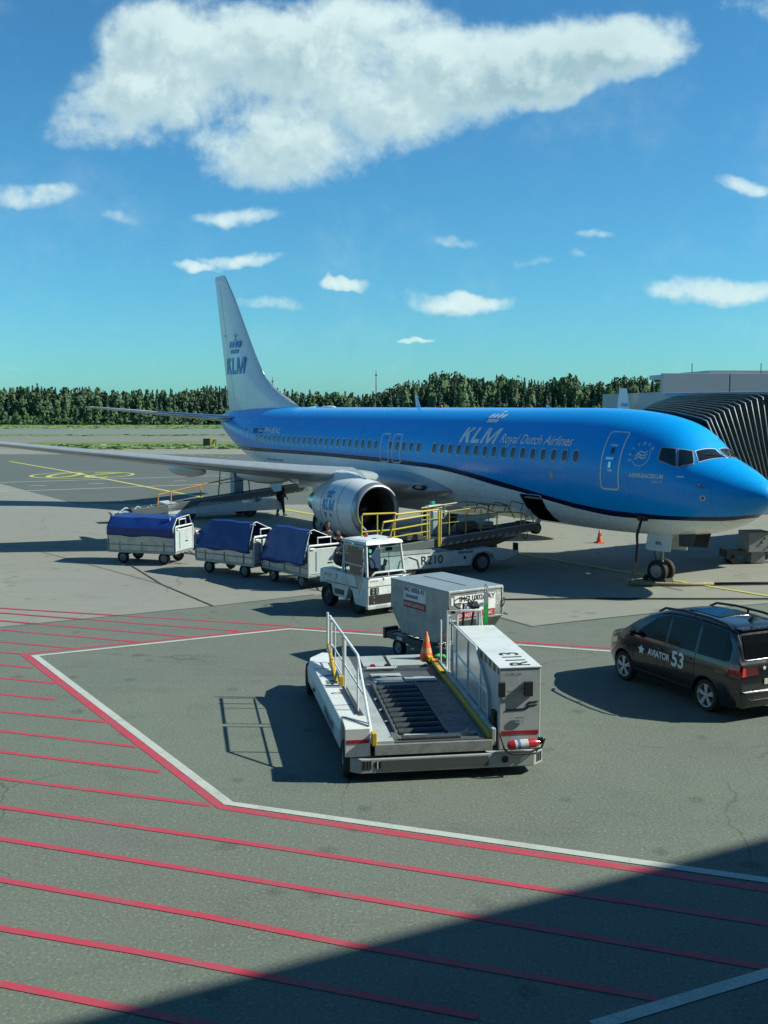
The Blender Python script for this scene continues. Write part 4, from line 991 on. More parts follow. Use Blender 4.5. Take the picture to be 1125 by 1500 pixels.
def cone(x, y, h, label, z=0.0, worn=False):
    t = empty('traffic_cone', (x,y,z), random.uniform(0,3), label, 'traffic cone')
    org = mat('cone orange', (.80,.10,.02), .5, dirt=.3, dcol=(.55,.28,.12), dscale=9); r = h*.24
    m = MB(); m.box(-r*1.25,r*1.25,-r*1.25,r*1.25,0,.035); m.build('base', org, t, bevel=.008)
    m = MB(); m.lathe([(.03,r),(h*.98,h*.045),(h,h*.03),(h,.001)], (0,0,0), (0,0,1), 24); m.build('body', org, t, smooth=True)
    if worn:
        for a, c_ in ((.22,.44),(.66,.86)):
            m = MB(); m.lathe([(h*a, r+(h*.045-r)*a+.004),(h*c_, r+(h*.045-r)*c_+.004)], (0,0,0), (0,0,1), 24); m.build('band', mat('worn cone band', (.70,.42,.16), .6, dirt=.6, dcol=(.7,.2,.05), dscale=12), t, smooth='all')
    else:
        m = MB(); m.cbox((0,-r*.45,h*.62), (.09,.03,.12)); m.build('sticker', mat('sticker dark', (.25,.10,.03), .6), t)
x, y = G(878,795); cone(x, y, .52, 'small orange traffic cone standing under the nose')

# ------------------------------------------------------------- container loader R113
m_lw = mat('loader white', (.84,.86,.84), .38, dirt=.28, dcol=(.28,.29,.26), dscale=2.2, coat=.1)
m_lg = mat('loader grey', (.46,.50,.49), .5, dirt=.4, dcol=(.16,.17,.16), dscale=3)
m_deck = mat('deck steel', (.11,.125,.13), .5, metal=.2, dirt=.5, dcol=(.08,.09,.09), dscale=3)  # darkened so the colour carries the engine box's shadow over the deck
m_yel = mat('safety yellow', (.72,.45,.03), .45, dirt=.3, dcol=(.3,.2,.05), dscale=6)
m_rail = mat('white rail', (.80,.83,.82), .35, dirt=.15)
m_roll = mat('roller rubber', (.05,.06,.07), .5, metal=.2, dirt=.3, dcol=(.12,.13,.13), dscale=10)
m_ltxt = mat('black lettering', (.015,.015,.017), .5); m_red = mat('red stripe', (.42,.02,.04), .4); m_fin = mat('navy lettering', (.02,.05,.20), .5)
def loader():
    t = empty('container_loader', (-.47,14.76,0), R(8), 'white container loader R113 with empty roller deck and side railing', 'container loader')
    # chassis
    m = MB(); m.box(.25,2.6,.25,5.1,.22,.46); m.build('chassis', m_dmet, t)
    m = MB(); m.prism([(-.02,.02),(.12,-.08),(2.72,-.08),(2.88,.06),(2.88,.30),(-.02,.30)], 'z', .14, .36); m.build('front_bumper', m_lg, t, bevel=.015)
    m = MB(); m.box(.42,2.02,-.094,-.082,.18,.33); m.build('bumper_plate', m_deck, t)
    for x0 in (.02,):
        for k, (a, c_) in enumerate(((.14,.19),(.205,.235),(.25,.28))): 
            m = MB(); m.box(a,c_,-.086,-.081,.2,.33); m.build('hazard_mark', m_ltxt, t)
    mm = decal('hazard_mark', poly2d([ell(.37,.265,.055,.06)]), lambda x, y: Vector((x,-.0845,y)), m_ltxt, t)
    m = MB(); m.box(.362,.378,-.092,-.086,.21,.32); m.build('hazard_mark', m_lw, t)
    decal('lamp_hole', poly2d([ell(2.27,.26,.055,.055)]), lambda x, y: Vector((x,-.0845,y)), m_blk, t)
    for k in range(3):
        m = MB(); u = Vector((.16,.14,0)).normalized(); b0 = Vector((2.745,-.062,0))+u*(.02+.05*k); b1 = b0+u*.03; n_ = Vector((.66,-.75,0))*.004
        m.add([tuple(b0+n_+Vector((0,0,.19))),tuple(b1+n_+Vector((0,0,.19))),tuple(b1+n_+Vector((0,0,.33))),tuple(b0+n_+Vector((0,0,.33)))],[(0,1,2,3)]); m.build('hazard_mark', m_ltxt, t)
    # left ledge: long white fairing over the wheels
    m = MB(); m.prism([(.42,-.10),(.42,.66),(.36,.72),(.10,.72),(.0,.60),(-.06,.30),(-.06,.20),(.0,.2)], 'y', .72, 5.05); m.M = Matrix()
    ri = lambda y: .30-.052*y
    lo = lambda y: -.09-.055*y
    lf = MB(); sec = lambda y, sx: [(ri(y)-.05,y,.24),(ri(y)-.05,y,.70),(lo(y)+.05,y,.70),(lo(y),y,.58),(lo(y)+.01,y,.30)]
    lf.loft([sec(.62,.0), sec(2.0,.03), sec(4.2,.10), sec(4.55,.10)]); side_f = lf.build('side_fairing', m_lw, t, bevel=.012)
    m = MB(); m.prism([(-.30,4.56),(.12,4.56),(.14,5.3),(.0,5.35),(-.26,4.95)], 'z', .52, .66); m.build('rear_ledge', m_lw, t, bevel=.012)
    for y in (1.55,2.75,3.9):
        m = MB(); m.box(lo(y)+.05,ri(y)-.06,y,y+.012,.701,.704); m.build('panel_gap', m_dmet, side_f)
    v, f, a = text2d('FINNAIR', .25, .03); decal('airline_title', (v, f), flat((lo(2.2)-.006,2.2,.36),(.055,-1,0),(0,.0,1),1.0,.17,.010), m_fin, side_f)
    decal('arrow_mark', poly2d([[(0,0),(.2,.02),(.25,.1),(.05,.08)]]), flat((lo(3.7)-.008,3.7,.36),(.055,-1,0),(0,0,1),1,1,.006), m_ltxt, side_f)
    decal('warning_label', poly2d([rr2d(0,.20,0,.06,.01), rr2d(.0,.09,.09,.15,.01), rr2d(.11,.2,.09,.15,.01), rr2d(0,.2,.18,.23,.01)]), flat((-.12,2.85,.701),(1,0,0),(0,1,0),1,1,.003), mat('dark label', (.08,.08,.05), .6), side_f)
    decal('warning_label', poly2d([rr2d(0,.30,0,.10,.01)]), flat((-.20,3.35,.701),(1,0,0),(0,1,0),1,1,.003), mat('blue label', (.08,.2,.5), .6), side_f)
    decal('warning_label', poly2d(ring2d(0,0,.10,.03)), lambda x, y: Vector((-.0+x*1.0, 2.25+y*.55, .704)), mat('dark label', (.08,.08,.05), .6), side_f)
    # front left wheel box
    m = MB(); m.box(-.10,.27,-.02,.0,.38,.80); m.box(-.10,.27,.0,.62,.755,.80); m.box(.13,.27,.0,.62,.38,.755); m.box(-.10,.13,.60,.62,.3,.755); wb = m.build('wheel_cover', m_lw, t, bevel=.01)
    m = MB(); m.box(-.08,.25,-.026,-.0205,.58,.635); m.build('red_stripe', m_red, wb)
    m = MB(); m.tube([(-.10,.0,.805),(-.09,.55,.815),(.26,.05,.812)], .009, 6); m.build('edge_strip', m_dmet, wb)
    wheel(t, (-.03,.31,.27), (1,0,0), .27, .17); wheel(t, (-.24,4.80,.30), (1,0,0), .30, .22); wheel(t, (2.65,.8,.27), (1,0,0), .27, .2); wheel(t, (2.6,4.6,.30), (1,0,0), .30, .2)
    # deck
    m = MB(); m.prism([(.36,-.02),(2.02,-.02),(2.02,5.25),(.14,5.25)], 'z', .50, .58); dk = m.build('deck', m_deck, t, bevel=.006)
    m = MB(); m.box(.33,2.08,-.07,-.025,.40,.56); m.build('deck_edge', mat('edge steel', (.45,.47,.45), .4, metal=.4, dirt=.5, dcol=(.15,.15,.14), dscale=8), dk, bevel=.008)
    m = MB(); m.prism([(.34,-.024),(.62,-.024),(.50,5.2),(.10,5.2)], 'z', .5, .60); m.build('walkway', m_lg, dk, bevel=.008)  # paler than the deck: sunlight on this left strip is in the colour
    # front roller bar
    m = MB(); m.cyl((.75,.06,.60),(1.62,.06,.60),.045,n=14); m.build('roller', m_roll, dk, smooth=True)
    m = MB(); m.prism([(.55,0.581),(.75,0.581),(.66,.68)], 'y', .12, .14); m.prism([(1.62,0.581),(1.86,0.581),(1.74,.69)], 'y', .12, .14); m.build('guide_stop', m_lg, dk)
    for k in range(10):
        y = .34+.27*k
        m = MB(); m.cyl((.74,y,.60),(1.40,y,.60),.062,n=14); m.build('roller', m_roll, dk, smooth=True)
    m = MB(); m.box(.675,.705,.2,3.1,.583,.655); m.box(1.43,1.46,.2,3.1,.583,.655); m.build('roller_frame', m_deck, dk, bevel=.004)
    for k in range(4):
        m = MB(); m.cyl((.645,.30+.62*k,.583),(.645,.30+.62*k,.608),.035,n=12); m.build('ball_caster', m_met, dk, smooth=True)
    for y0_, y1_, x0_, x1_ in ((3.22,3.5,.75,1.28),(3.22,3.5,1.32,1.88),(3.6,3.8,.75,1.3),(4.35,5.15,1.22,1.92),(4.35,5.15,.7,1.16),(.16,.26,.8,1.9)):
        m = MB(); m.box(x0_,x1_,y0_,y1_,.583,.605); m.build('deck_plate', m_lg, dk, bevel=.006)
    m = MB(); m.tube([(.72,4.05,.64),(1.22,4.05,.64),(1.30,4.18,.62)], .022, 8); m.build('stop_bar', m_rail, dk)
    for x in (.85,1.12): m = MB(); m.prism([(x-.09,.606),(x+.09,.606),(x+.02,.70),(x-.04,.69)], 'y', 4.09, 4.16); m.build('red_stop', m_red, dk)
    dots = []
    for i in range(9):
        for x in (1.58,1.72,1.86): dots.append(rr2d(x-.02,x+.02,.3+.33*i,.3+.33*i+.03,.008))
    decal('slot', poly2d(dots), lambda x, y: Vector((x,y,.5835)), m_blk, dk)['kind'] = 'stuff'
    # right guide edge in yellow
    m = MB(); m.box(2.02,2.08,.0,4.9,.5,.66); m.build('guide_rail', m_yel, t, bevel=.01)
    m = MB(); m.box(2.08,2.14,-.04,4.2,.46,.72); m.build('guide_back', m_lg, t, bevel=.01)
    m = MB(); m.box(1.98,2.07,3.45,4.1,.66,.70); m.box(1.96,2.04,4.5,4.7,.60,.70); m.build('yellow_step', m_yel, t, bevel=.01)
    # engine box
    BX0, BX1, BY0, BY1, BT = 2.20, 2.83, .02, 2.95, 1.60
    m = MB(); m.box(BX0,BX1,BY0,BY1,.37,BT); bx = m.build('engine_box', mat('box shaded white', (.56,.60,.60), .38, dirt=.3, dcol=(.25,.26,.25), dscale=2, coat=.1), t, bevel=.012)  # white greyed down, so the shaded front is part of the colour
    m = MB(); m.box(BX0-.01,BX1+.01,BY0-.01,BY1+.02,BT+.001,BT+.022); m.build('lid', m_lw, bx, bevel=.006)
    v, f, a = text2d('R113', 0, .012); decal('unit_number', (v, f), lambda x, y: Vector((BX0+.50-.31*y, .10+.80*x, BT+.026)), m_ltxt, bx)
    for k in range(10):
        for j in (0,1):
            m = MB(); m.box(BX0-.014,BX0-.0105,BY0+.05+.28*k+.14*j,BY0+.05+.28*k+.14*(j+1)-.001,BT-.10,BT+.015); m.build('hazard_block', m_ltxt if j else mat('hazard tan', (.55,.48,.30), .6), bx)
    for x0_, x1_ in ((BX0-.02+.0,BX0+.08),(BX1-.26,BX1-.13)):
        m = MB(); m.box(x0_,x1_,BY0-.05,BY0-.001,1.18,1.40); m.build('bracket', m_blk, bx, bevel=.006)
    m = MB(); n_ = 11
    for i in range(n_):
        u = i/(n_-1); m.cbox((BX0+.11+.24*u, BY0-.03, 1.27-.03*math.sin(math.pi*u)), (.022,.012,.018), (0, .7 if i%2 else 0, 0))
    m.build('chain', m_met, bx)
    decal('logo_mark', poly2d([[(0,.0),(.38,.012),(.43,.03),(.47,.075),(.72,.09),(.68,.055),(.53,.04),(.49,-.005),(.42,-.03),(-.03,-.045)], [(.44,.085),(.50,.145),(.74,.16),(.70,.125),(.55,.115),(.52,.088)]]), flat((BX0+.10,BY0-.001,.985),(1,0,0),(0,0,1),.68,.72,.004), m_ltxt, bx)
    m = MB(); m.tube([(BX0+.24,BY0-.02,.86),(BX0+.37,BY0-.02,.86),(BX0+.37,BY0-.02,.79),(BX0+.24,BY0-.02,.79)], .008, 6, closed=True); m.build('handle', m_met, bx)
    m = MB(); m.box(BX0+.04,BX1-.03,BY0-.006,BY0-.001,.60,.655); m.build('red_stripe', m_red, bx)
    sign('TE CRK 3266', 'small_lettering', (BX0+.09,BY0-.001,1.50), (1,0,0), (0,0,1), .03, m_ltxt, bx)
    m = MB(); m.box(BX0-.06,BX0-.005,.14,.30,.62,.92); m.build('control_panel', m_blk, bx)
    # fire extinguisher clipped to the front
    ex = empty('fire_extinguisher', (0,0,0)); ex.parent = t
    rd = mat('extinguisher red', (.55,.015,.03), .3, coat=.4)
    a0, a1 = Vector((2.33,-.10,.47)), Vector((2.74,-.10,.50)); dx = (a1-a0)
    m = MB(); m.lathe([(-.03,.02),(-.01,.06),(.02,.07),(.38,.07),(.42,.05),(.47,.03)], a0, dx, 24); m.build('bottle', rd, ex, smooth=True)
    m = MB(); m.lathe([(.08,.0715),(.28,.0715)], a0, dx, 24); m.build('paper_label', mat('paper', (.7,.7,.72), .6, dirt=.4, dcol=(.2,.2,.3), dscale=14), ex, smooth='all')
    m = MB(); m.lathe([(.12,.073),(.16,.073)], a0, dx, 24); m.build('blue_band', mat('blue label', (.08,.2,.5), .6), ex, smooth='all')
    m = MB(); m.tube([(2.78,-.10,.50),(2.86,-.13,.56),(2.80,-.16,.44),(2.6,-.18,.38),(2.4,-.16,.37)], .014, 8); m.cbox((2.80,-.10,.53), (.07,.05,.09)); m.build('hose', m_blk, ex, smooth=True)
    m = MB(); m.tube([(2.20,-.01,.64),(2.25,-.12,.42),(2.35,-.20,.37),(2.7,-.20,.37),(2.76,-.1,.40)], .013, 8); m.build('bracket', m_blk, ex)
    # framed mesh guard between deck and box
    m = MB(); fr = [(2.14,3.15,.66),(2.14,3.15,1.62),(2.15,1.35,1.62),(2.15,.55,1.10),(2.15,.50,.66)]
    m.tube(fr, .018, 8); m.tube([fr[0],fr[-1]], .018, 8); m.tube([(2.14,1.9,.66),(2.14,1.9,1.62)], .015); m.tube([(2.14,2.8,.66),(2.14,2.8,1.62)], .015); m.tube([(2.14,3.15,1.18),(2.15,.55,1.08)], .015); m.tube([(2.14,3.42,.66),(2.14,3.42,1.72),(2.14,3.1,1.66)], .018); m.tube([(2.14,1.0,.66),(2.14,1.0,1.38)], .012); gd = m.build('guard_frame', m_rail, t, smooth=True)
    m = MB(); v = [(2.145,3.13,.68),(2.145,3.13,1.6),(2.155,1.36,1.6),(2.155,.57,1.09),(2.155,.52,.68)]; m.add(v, [(0,1,2,3,4)]); m.build('guard_sheet', glass('guard sheet', (.50,.56,.57), .05, .3), gd, fix=False)
    # driver's stand behind the box
    m = MB(); m.box(2.18,2.86,3.05,3.95,.5,.56); m.box(2.25,2.8,3.0,3.2,.56,1.35); m.build('driver_stand', m_lg, t, bevel=.01)
    m = MB(); m.tube([(2.20,3.02,1.60),(2.20,3.02,1.80),(2.24,3.02,1.88),(2.62,3.02,1.88),(2.64,3.02,1.60)], .02, 8); m.tube([(2.56,3.04,1.62),(2.56,3.04,1.88)], .018); m.tube([(2.2,3.9,.5),(2.2,3.9,1.7),(2.8,3.9,1.7),(2.8,3.9,.5)], .02); m.build('stand_rail', m_rail, t, smooth=True)
    m = MB(); cc = Vector((2.36,3.25,1.96)); m.tube([tuple(cc+Vector((.17*math.cos(a), .13*math.sin(a), .08*math.sin(a)))) for a in (2*math.pi*i/20 for i in range(20))], .012, 6, closed=True); m.tube([tuple(cc),(2.36,3.3,1.5)], .02); m.tube([(2.19,3.25,1.96),(2.53,3.25,1.96)], .01); m.build('steering_wheel', m_blk, t, smooth=True)
    m = MB(); m.cbox((2.55,3.25,1.93), (.16,.14,.06), (.5,0,.2)); m.tube([(2.55,3.25,1.9),(2.5,3.3,1.4)], .02); m.tube([(2.42,3.2,1.95),(2.44,3.12,2.12)], .01); m.tube([(2.50,3.2,1.95),(2.54,3.14,2.08)], .01); m.build('control_levers', m_blk, t); m = MB(); m.cbox((2.16,3.2,1.82), (.08,.05,.04)); m.build('work_lamp', m_blk, t)
    m = MB(); m.box(2.695,2.775,3.10,3.13,1.2,1.98); m.build('marker_post_lower', mat('signal green', (.03,.55,.10), .45), t)
    m = MB(); m.box(2.695,2.775,3.10,3.13,1.98,2.20); m.tube([(2.715,3.115,2.20),(2.715,3.115,2.30),(2.735,3.115,2.33),(2.755,3.115,2.30),(2.755,3.115,2.20)], .012, 6); m.build('marker_post_upper', mat('post grey', (.42,.46,.46), .5), t)
    m = MB(); m.tube([(2.12,4.1,.66),(2.12,4.1,1.50)], .018); m.build('post', m_rail, t)
    # left railing: two sections of white tube
    RX = .0
    X = lambda y, z: (ri(y), y, z)
    m = MB(); m.tube([X(4.35,.60),X(4.35,1.58),X(2.75,1.58),X(2.75,.62)], .019, 8); m.tube([X(4.35,1.10),X(2.75,1.10)], .014); m.tube([X(3.7,.66),X(3.7,1.58)], .014); m.tube([X(4.35,.84),X(2.75,.84)], .014); m.build('side_railing', m_rail, t, smooth=True)
    m = MB(); m.tube([(ri(4.45)-.03,4.45,.9),(ri(4.45)-.03,4.45,1.63)], .024); m.tube([(ri(4.0)-.03,4.0,.9),(ri(4.0)-.03,4.0,1.60)], .018); m.build('post', m_rail, t, smooth=True)
    m = MB(); m.tube([X(2.58,.62),X(2.58,1.58),X(1.25,1.58),X(-.05,.62)], .021, 8); m.tube([X(2.58,1.10),X(.62,1.10)], .016); m.tube([X(1.25,.66),X(1.25,1.58)], .018); m.tube([X(2.58,.64),X(-.05,.60)], .035); m.build('side_railing', m_rail, t, smooth=True)
    m = MB(); m.prism([(2.95,.60),(3.35,.60),(4.5,.98),(4.5,1.06),(4.2,1.02),(2.9,.74)], 'x', .03, .08); m.build('yellow_plate', m_yel, t, bevel=.01)
    m = MB(); m.box(.07,.15,2.64,2.74,.55,.88); m.build('yellow_bracket', m_yel, t, bevel=.01)
    m = MB(); m.box(.29,.36,-.09,.06,.55,.74); m.build('yellow_bracket', m_yel, t, bevel=.01)
    m = MB(); m.prism([(.20,.72),(.34,.72),(.12,4.9),(-.04,4.9)], 'z', .58, .64); m.tube([(.21,1.0,.73),(.13,2.5,.73)], .022); m.tube([(.24,1.0,.67),(.04,4.2,.67)], .022); m.build('hydraulic_rail', m_dmet, t)
    return t
ldr = loader()
def LW(x, y, z=0.0):
    a = R(8); return Vector((-.47+x*math.cos(a)-y*math.sin(a), 14.76+x*math.sin(a)+y*math.cos(a), z))
q = LW(1.97,4.78); cone(q.x, q.y, .55, 'worn orange and yellow traffic cone on the loader deck', .585, worn=True)
q = LW(2.08,4.28); gl = empty('work_gloves', (q.x,q.y,.715), .3, 'bright green work gloves lying beside the cone', 'gloves')
m_gl = mat('signal green', (.03,.55,.10), .45)
for k in range(2):
    m = MB(); m.sphere((0,-.08*k,.04+.04*k), .07, 12, (1.2,.7,.45))
    for i in range(4): m.tube([(.05,-.045+.03*i-.08*k,.04+.04*k),(.11+.01*i,-.05+.033*i-.08*k,.045+.03*k),(.15,-.05+.033*i-.08*k,.02+.03*k)], .013, 6)
    m.tube([(-.01,.04-.08*k,.05+.04*k),(.05,.085-.08*k,.06+.03*k)], .014, 6); m.build('glove', m_gl, gl, smooth='all')

# ------------------------------------------------------------- cargo container on its dolly
m_alu = mat('scuffed aluminium', (.46,.49,.48), .32, metal=.55, dirt=.6, dcol=(.22,.23,.22), dscale=3.5, bump=.12, bscale=5)
m_alu2 = mat('brushed grey sheet', (.50,.51,.49), .42, metal=.15, dirt=.5, dcol=(.24,.24,.23), dscale=2.5, bump=.1, bscale=4)
m_atop = mat('container top', (.44,.52,.55), .35, metal=.4, dirt=.4, dcol=(.25,.29,.30), dscale=2)
m_lab = mat('label white', (1.0,1.0,1.0), .5, dirt=.25, dcol=(.4,.42,.42), dscale=8); m_labr = mat('label red', (.50,.03,.05), .5, dirt=.25, dcol=(.3,.05,.05), dscale=8)
def container():
    # local x: along the wide side (away left), y: into depth (right face is x = 0)
    ang = R(124); t = empty('cargo_container', (1.31,20.86,0), ang, 'dented metal air cargo container 10026 on a dolly behind the loader', 'cargo container')
    L, Wd, z0, z1, zc = 2.08, 1.42, .58, 1.70, 1.08; c = .42
    M = Matrix.Scale(-1, 4, (0,1,0))      # depth runs to the right: local -y
    prof_ = [(0,z1),(0,zc),(c,z0),(L-c,z0),(L,zc),(L,z1)]
    m = MB(); m.prism(prof_, 'y', 0, -Wd); bd = m.build('shell', m_alu2, t, bevel=.012)
    m = MB(); m.box(-.012,L+.012,-Wd-.012,.012,z1+.001,z1+.022); tp = m.build('roof', m_atop, t, bevel=.008)
    m = MB(); m.box(.35,L-.25,-Wd*.52,-Wd*.50,z1+.023,z1+.028); m.build('roof_seam', m_dmet, tp)
    m = MB(); m.box(-.022,-.001,-Wd-.012,.012,z1-.035,z1+.0); m.box(-.022,-.001,-.03,.012,zc,z1-.036); m.box(-.022,-.001,-Wd-.012,-Wd+.03,zc,z1-.036); m.box(-.022,-.001,-Wd+.03,-.03,zc-.0,zc+.03); m.build('edge_frame', m_alu, bd, bevel=.004)
    m = MB(); m.box(-.006,-.001,-Wd+.031,-.031,zc+.031,z1-.036); m.build('end_panel', m_alu, bd)
    # near (wide) face labels; face normal is +y local
    X = (-1,0,0); Z = (0,0,1)
    def lab(name, x, z, w_, h, m_, off=.004): return decal(name, poly2d([rr2d(0,w_,0,h,.005)]), flat((x,0,z),X,Z,1,1,off), m_, bd)
    a = lab('label', L-.50, 1.33, .80, .30, m_lab); sign('IHC 10026 AY', 'container_number', (L-.53,0,1.515), X, Z, .105, m_ltxt, bd, .74, 0, .025, .008)
    sign('FINNAIR', 'airline_title', (L-.56,0,1.385), X, Z, .075, m_fin, bd, .46, .25, .03, .008)
    lab('label', L-.50, 1.17, .80, .155, m_labr); sign('DO NOT LOAD TO AC', 'warning_lettering', (L-.54,0,1.21), X, Z, .07, m_lab, bd, .70, 0, .01, .008)
    # narrow face (x = 0 side, normal -x)
    Y = (0,-1,0); O = lambda y, z: (-.008, y, z)
    def lab2(y, z, w_, h, m_, off=.004): return decal('label', poly2d([rr2d(0,w_,0,h,.005)]), flat(O(y,z),Y,Z,1,1,off), m_, bd)
    lab2(-.30,1.26,.92,.34,m_lab); sign('IHC 10026 AY', 'container_number', O(-.27,1.475), Y, Z, .115, m_ltxt, bd, .94, 0, .025, .008); lab2(-.14,1.46,.16,.15,m_lab)
    sign('FINNAIR', 'airline_title', O(-.34,1.325), Y, Z, .085, m_fin, bd, .56, .25, .03, .008)
    lab2(-.22,1.12,.98,.14,m_labr); sign('DO NOT LOAD TO AC', 'warning_lettering', O(-.26,1.15), Y, Z, .075, m_lab, bd, .88, 0, .01, .008)
    decal('label', poly2d([rr2d(0,.05,0,.16,.004)]), flat(O(-.06,1.42),Y,Z,1,1,.004), m_lab, bd); sign('G7', 'scrawled_mark', O(-1.22,1.34), Y, Z, .08, m_lab, bd, .12)
    for (x, y, z) in ((-.03,.02,1.28),(-.03,-Wd-.02,1.35)):
        m = MB(); m.tube([(x,y,z+.12),(x-.03,y+.02,z),(x+.02,y+.04,z-.10)], .012, 6); m.build('strap', m_blk, bd)
    for (x, y) in ((.03,.015),(L-.03,.015)): m = MB(); m.box(x-.03,x+.03,.0,.02,z0+.42,z0+.5) ; m.build('latch', m_dmet, bd)
    # dolly
    d = empty('container_dolly', (1.31,20.86,0), ang, 'low dark dolly that carries the metal cargo container', 'dolly')
    m = MB(); m.box(.0,L+.18,-Wd-.05,-Wd+.12,.38,.52); m.box(.0,L+.18,-.10,.06,.38,.52); m.box(-.02,.14,-Wd,.0,.39,.51); m.box(L-.1,L+.16,-Wd-.04,.05,.40,.54); m.box(.9,1.1,-Wd,.0,.39,.51); m.build('frame', m_dmet, d, bevel=.01)
    m = MB(); [m.cyl((.25+.22*k,-Wd+.1,.545),(.25+.22*k,-.1,.545),.03,n=10) for k in range(8)]; m.build('rollers', m_met, d)
    m = MB(); m.box(L+.10,L+.19,-.28,.08,.36,.60); m.build('end_stop', m_dmet, d, bevel=.01)
    m = MB(); m.box(-.10,-.01,-Wd-.08,-Wd+.05,.40,.62); m.build('end_stop', m_dmet, d, bevel=.01)
    m = MB(); m.box(-.10,-.02,-.3,.05,.38,.60); m.build('end_stop', m_dmet, d, bevel=.01)
    for x in (.30,L-.2):
        for y in (-.10,-Wd+.15): wheel(d, (x,y,.20), (0,1,0), .20, .13)
    m = MB(); m.tube([(-.02,-.7,.42),(-.7,-.75,.30)], .03); m.build('tow_bar', m_dmet, d)
    decal('tag_plate', poly2d([rr2d(0,.2,0,.07,.01)]), flat((1.75,.062,.42),X,Z,1,1,.004), m_lab, d)
container()

# ------------------------------------------------------------- baggage tractor
m_tw = mat('tractor white', (.82,.85,.83), .4, dirt=.4, dcol=(.25,.26,.24), dscale=3.5, coat=.1)
m_pane = glass('cab glass', (.80,.90,.88), .03, .02)
def tractor():
    ang = math.atan2(-.809,.588); t = empty('baggage_tractor', (-.42,26.65,0), ang, 'white baggage tractor with glazed cab towing the blue covered carts', 'tractor')
    # local x forward (front face x=0), y left (far side); near side is y=0 ... width to +y
    Wd = 1.28
    m = MB(); m.prism([(-.02,.25),(-.02,.98),(-.10,1.02),(-.86,1.02),(-.86,.62),(-.75,.60),(-.66,.34),(-.60,.25)], 'y', .02, Wd-.02); nose = m.build('nose', m_tw, t, bevel=.02)
    m = MB(); m.box(-.07,.03,-.02,Wd+.02,.20,.30); m.build('front_bumper', mat('bumper white', (.6,.63,.6), .4, dirt=.5), t, bevel=.015)
    m = MB(); m.box(-.019,-.005,.06,Wd-.06,.32,.56); gb = m.build('grille', m_blk, nose, bevel=.004)
    for y in (.20,1.05):
        for z in (.37,.50): m = MB(); m.cyl((-.004,y,z),(.004,y,z),.022,n=10); m.build('bolt', m_met, gb)
    for y in (.10,Wd-.38): 
        m = MB(); m.box(-.019,.0,y,y+.26,.58,.76); hl = m.build('headlight', m_blk, nose, bevel=.01)
        for i in range(2):
            for j in range(2): m = MB(); m.cyl((.001,y+.07+.12*i,.63+.08*j),(.012,y+.07+.12*i,.63+.08*j),.034,n=12); m.build('lens', mat('lamp glass', (.45,.5,.5), .1, metal=.6), hl, smooth=True)
    m = MB(); m.box(-.0185,-.012,.04,Wd-.04,.775,.787); m.build('panel_gap', m_dmet, nose)
    sign('TE ONE 755', 'small_lettering', (-.02,.08,.905), (0,1,0), (0,0,1), .035, mat('dark label', (.08,.08,.05), .6), nose)
    decal('star_mark', poly2d([ell(.80,.68,.022,.022)]), lambda x, y: Vector((-.014,x,y)), m_ltxt, nose); sign('AVIATOR', 'small_lettering', (-.02,.88,.665), (0,1,0), (0,0,1), .03, m_ltxt, nose)
    m = MB(); m.tube([(-.02,.12,1.02),(.05,.12,1.10),(.06,.20,1.16),(.06,Wd-.2,1.16),(.05,Wd-.1,1.10),(-.02,Wd-.1,1.02)], .022, 8); m.tube([(.055,.62,1.02),(.06,.62,1.16)], .016); m.build('front_rail', m_rail, t, smooth=True)
    # mudguards and rear body
    m = MB(); m.prism([(-.40,.62),(-.50,.80),(-.62,1.02),(-2.10,1.06),(-2.28,1.00),(-2.30,.62),(-2.18,.66),(-1.72,.66),(-1.62,.36),(-1.02,.32),(-.92,.60),(-.86,.68),(-.52,.66),(-.42,.52)], 'y', .0, .30); m.prism([(-.60,.62),(-.62,1.02),(-2.10,1.06),(-2.28,1.00),(-2.30,.62),(-2.18,.66),(-1.72,.66),(-1.62,.36),(-1.02,.32),(-.92,.60)], 'y', Wd-.30, Wd); m.box(-2.27,-.9,.3,Wd-.3,.40,.98); bdy = m.build('body', m_tw, t, bevel=.012)
    m = MB(); m.box(-1.55,-1.10,-.006,.0,.42,.56); m.build('step_recess', m_dmet, bdy)
    m = MB(); m.box(-1.95,-.45,-.008,-.001,.70,.72); m.build('panel_gap', m_dmet, bdy)
    sign('AVIATOR', 'small_lettering', (-1.92,-.002,.87), (1,0,0), (0,0,1), .05, m_fin, bdy, .24); decal('star_mark', poly2d([ell(-2.0,.895,.025,.03)]), lambda x, y: Vector((x,-.006,y)), m_ltxt, bdy)
    sign('7', 'unit_number', (-1.52,-.002,.78), (1,0,0), (0,0,1), .17, m_ltxt, bdy)
    m = MB(); m.box(-2.38,-2.28,.3,Wd-.3,.30,.55); m.cyl((-2.45,Wd/2,.30),(-2.45,Wd/2,.55),.03); m.build('tow_hitch', m_dmet, t)
    for x, y in ((-.62,.16),(-.62,Wd-.16),(-2.0,.14),(-2.0,Wd-.14)): wheel(t, (x,y,.30), (0,1,0), .30, .24, rimm=m_dmet)
    # cab: posts, roof, doors, panes
    post = [(-.10,.04,1.0),(-.22,.08,1.86)]
    for y, y2 in ((.04,.09),(Wd-.04,Wd-.09)):
        m = MB(); m.tube([(-.08,y,1.0),(-.20,y2,1.88)], .035, 8); m.build('front_post', m_tw, t, smooth=True)
        m = MB(); m.tube([(-1.22,y,1.0),(-1.18,y2,1.88)], .035, 8); m.build('rear_post', m_tw, t, smooth=True)
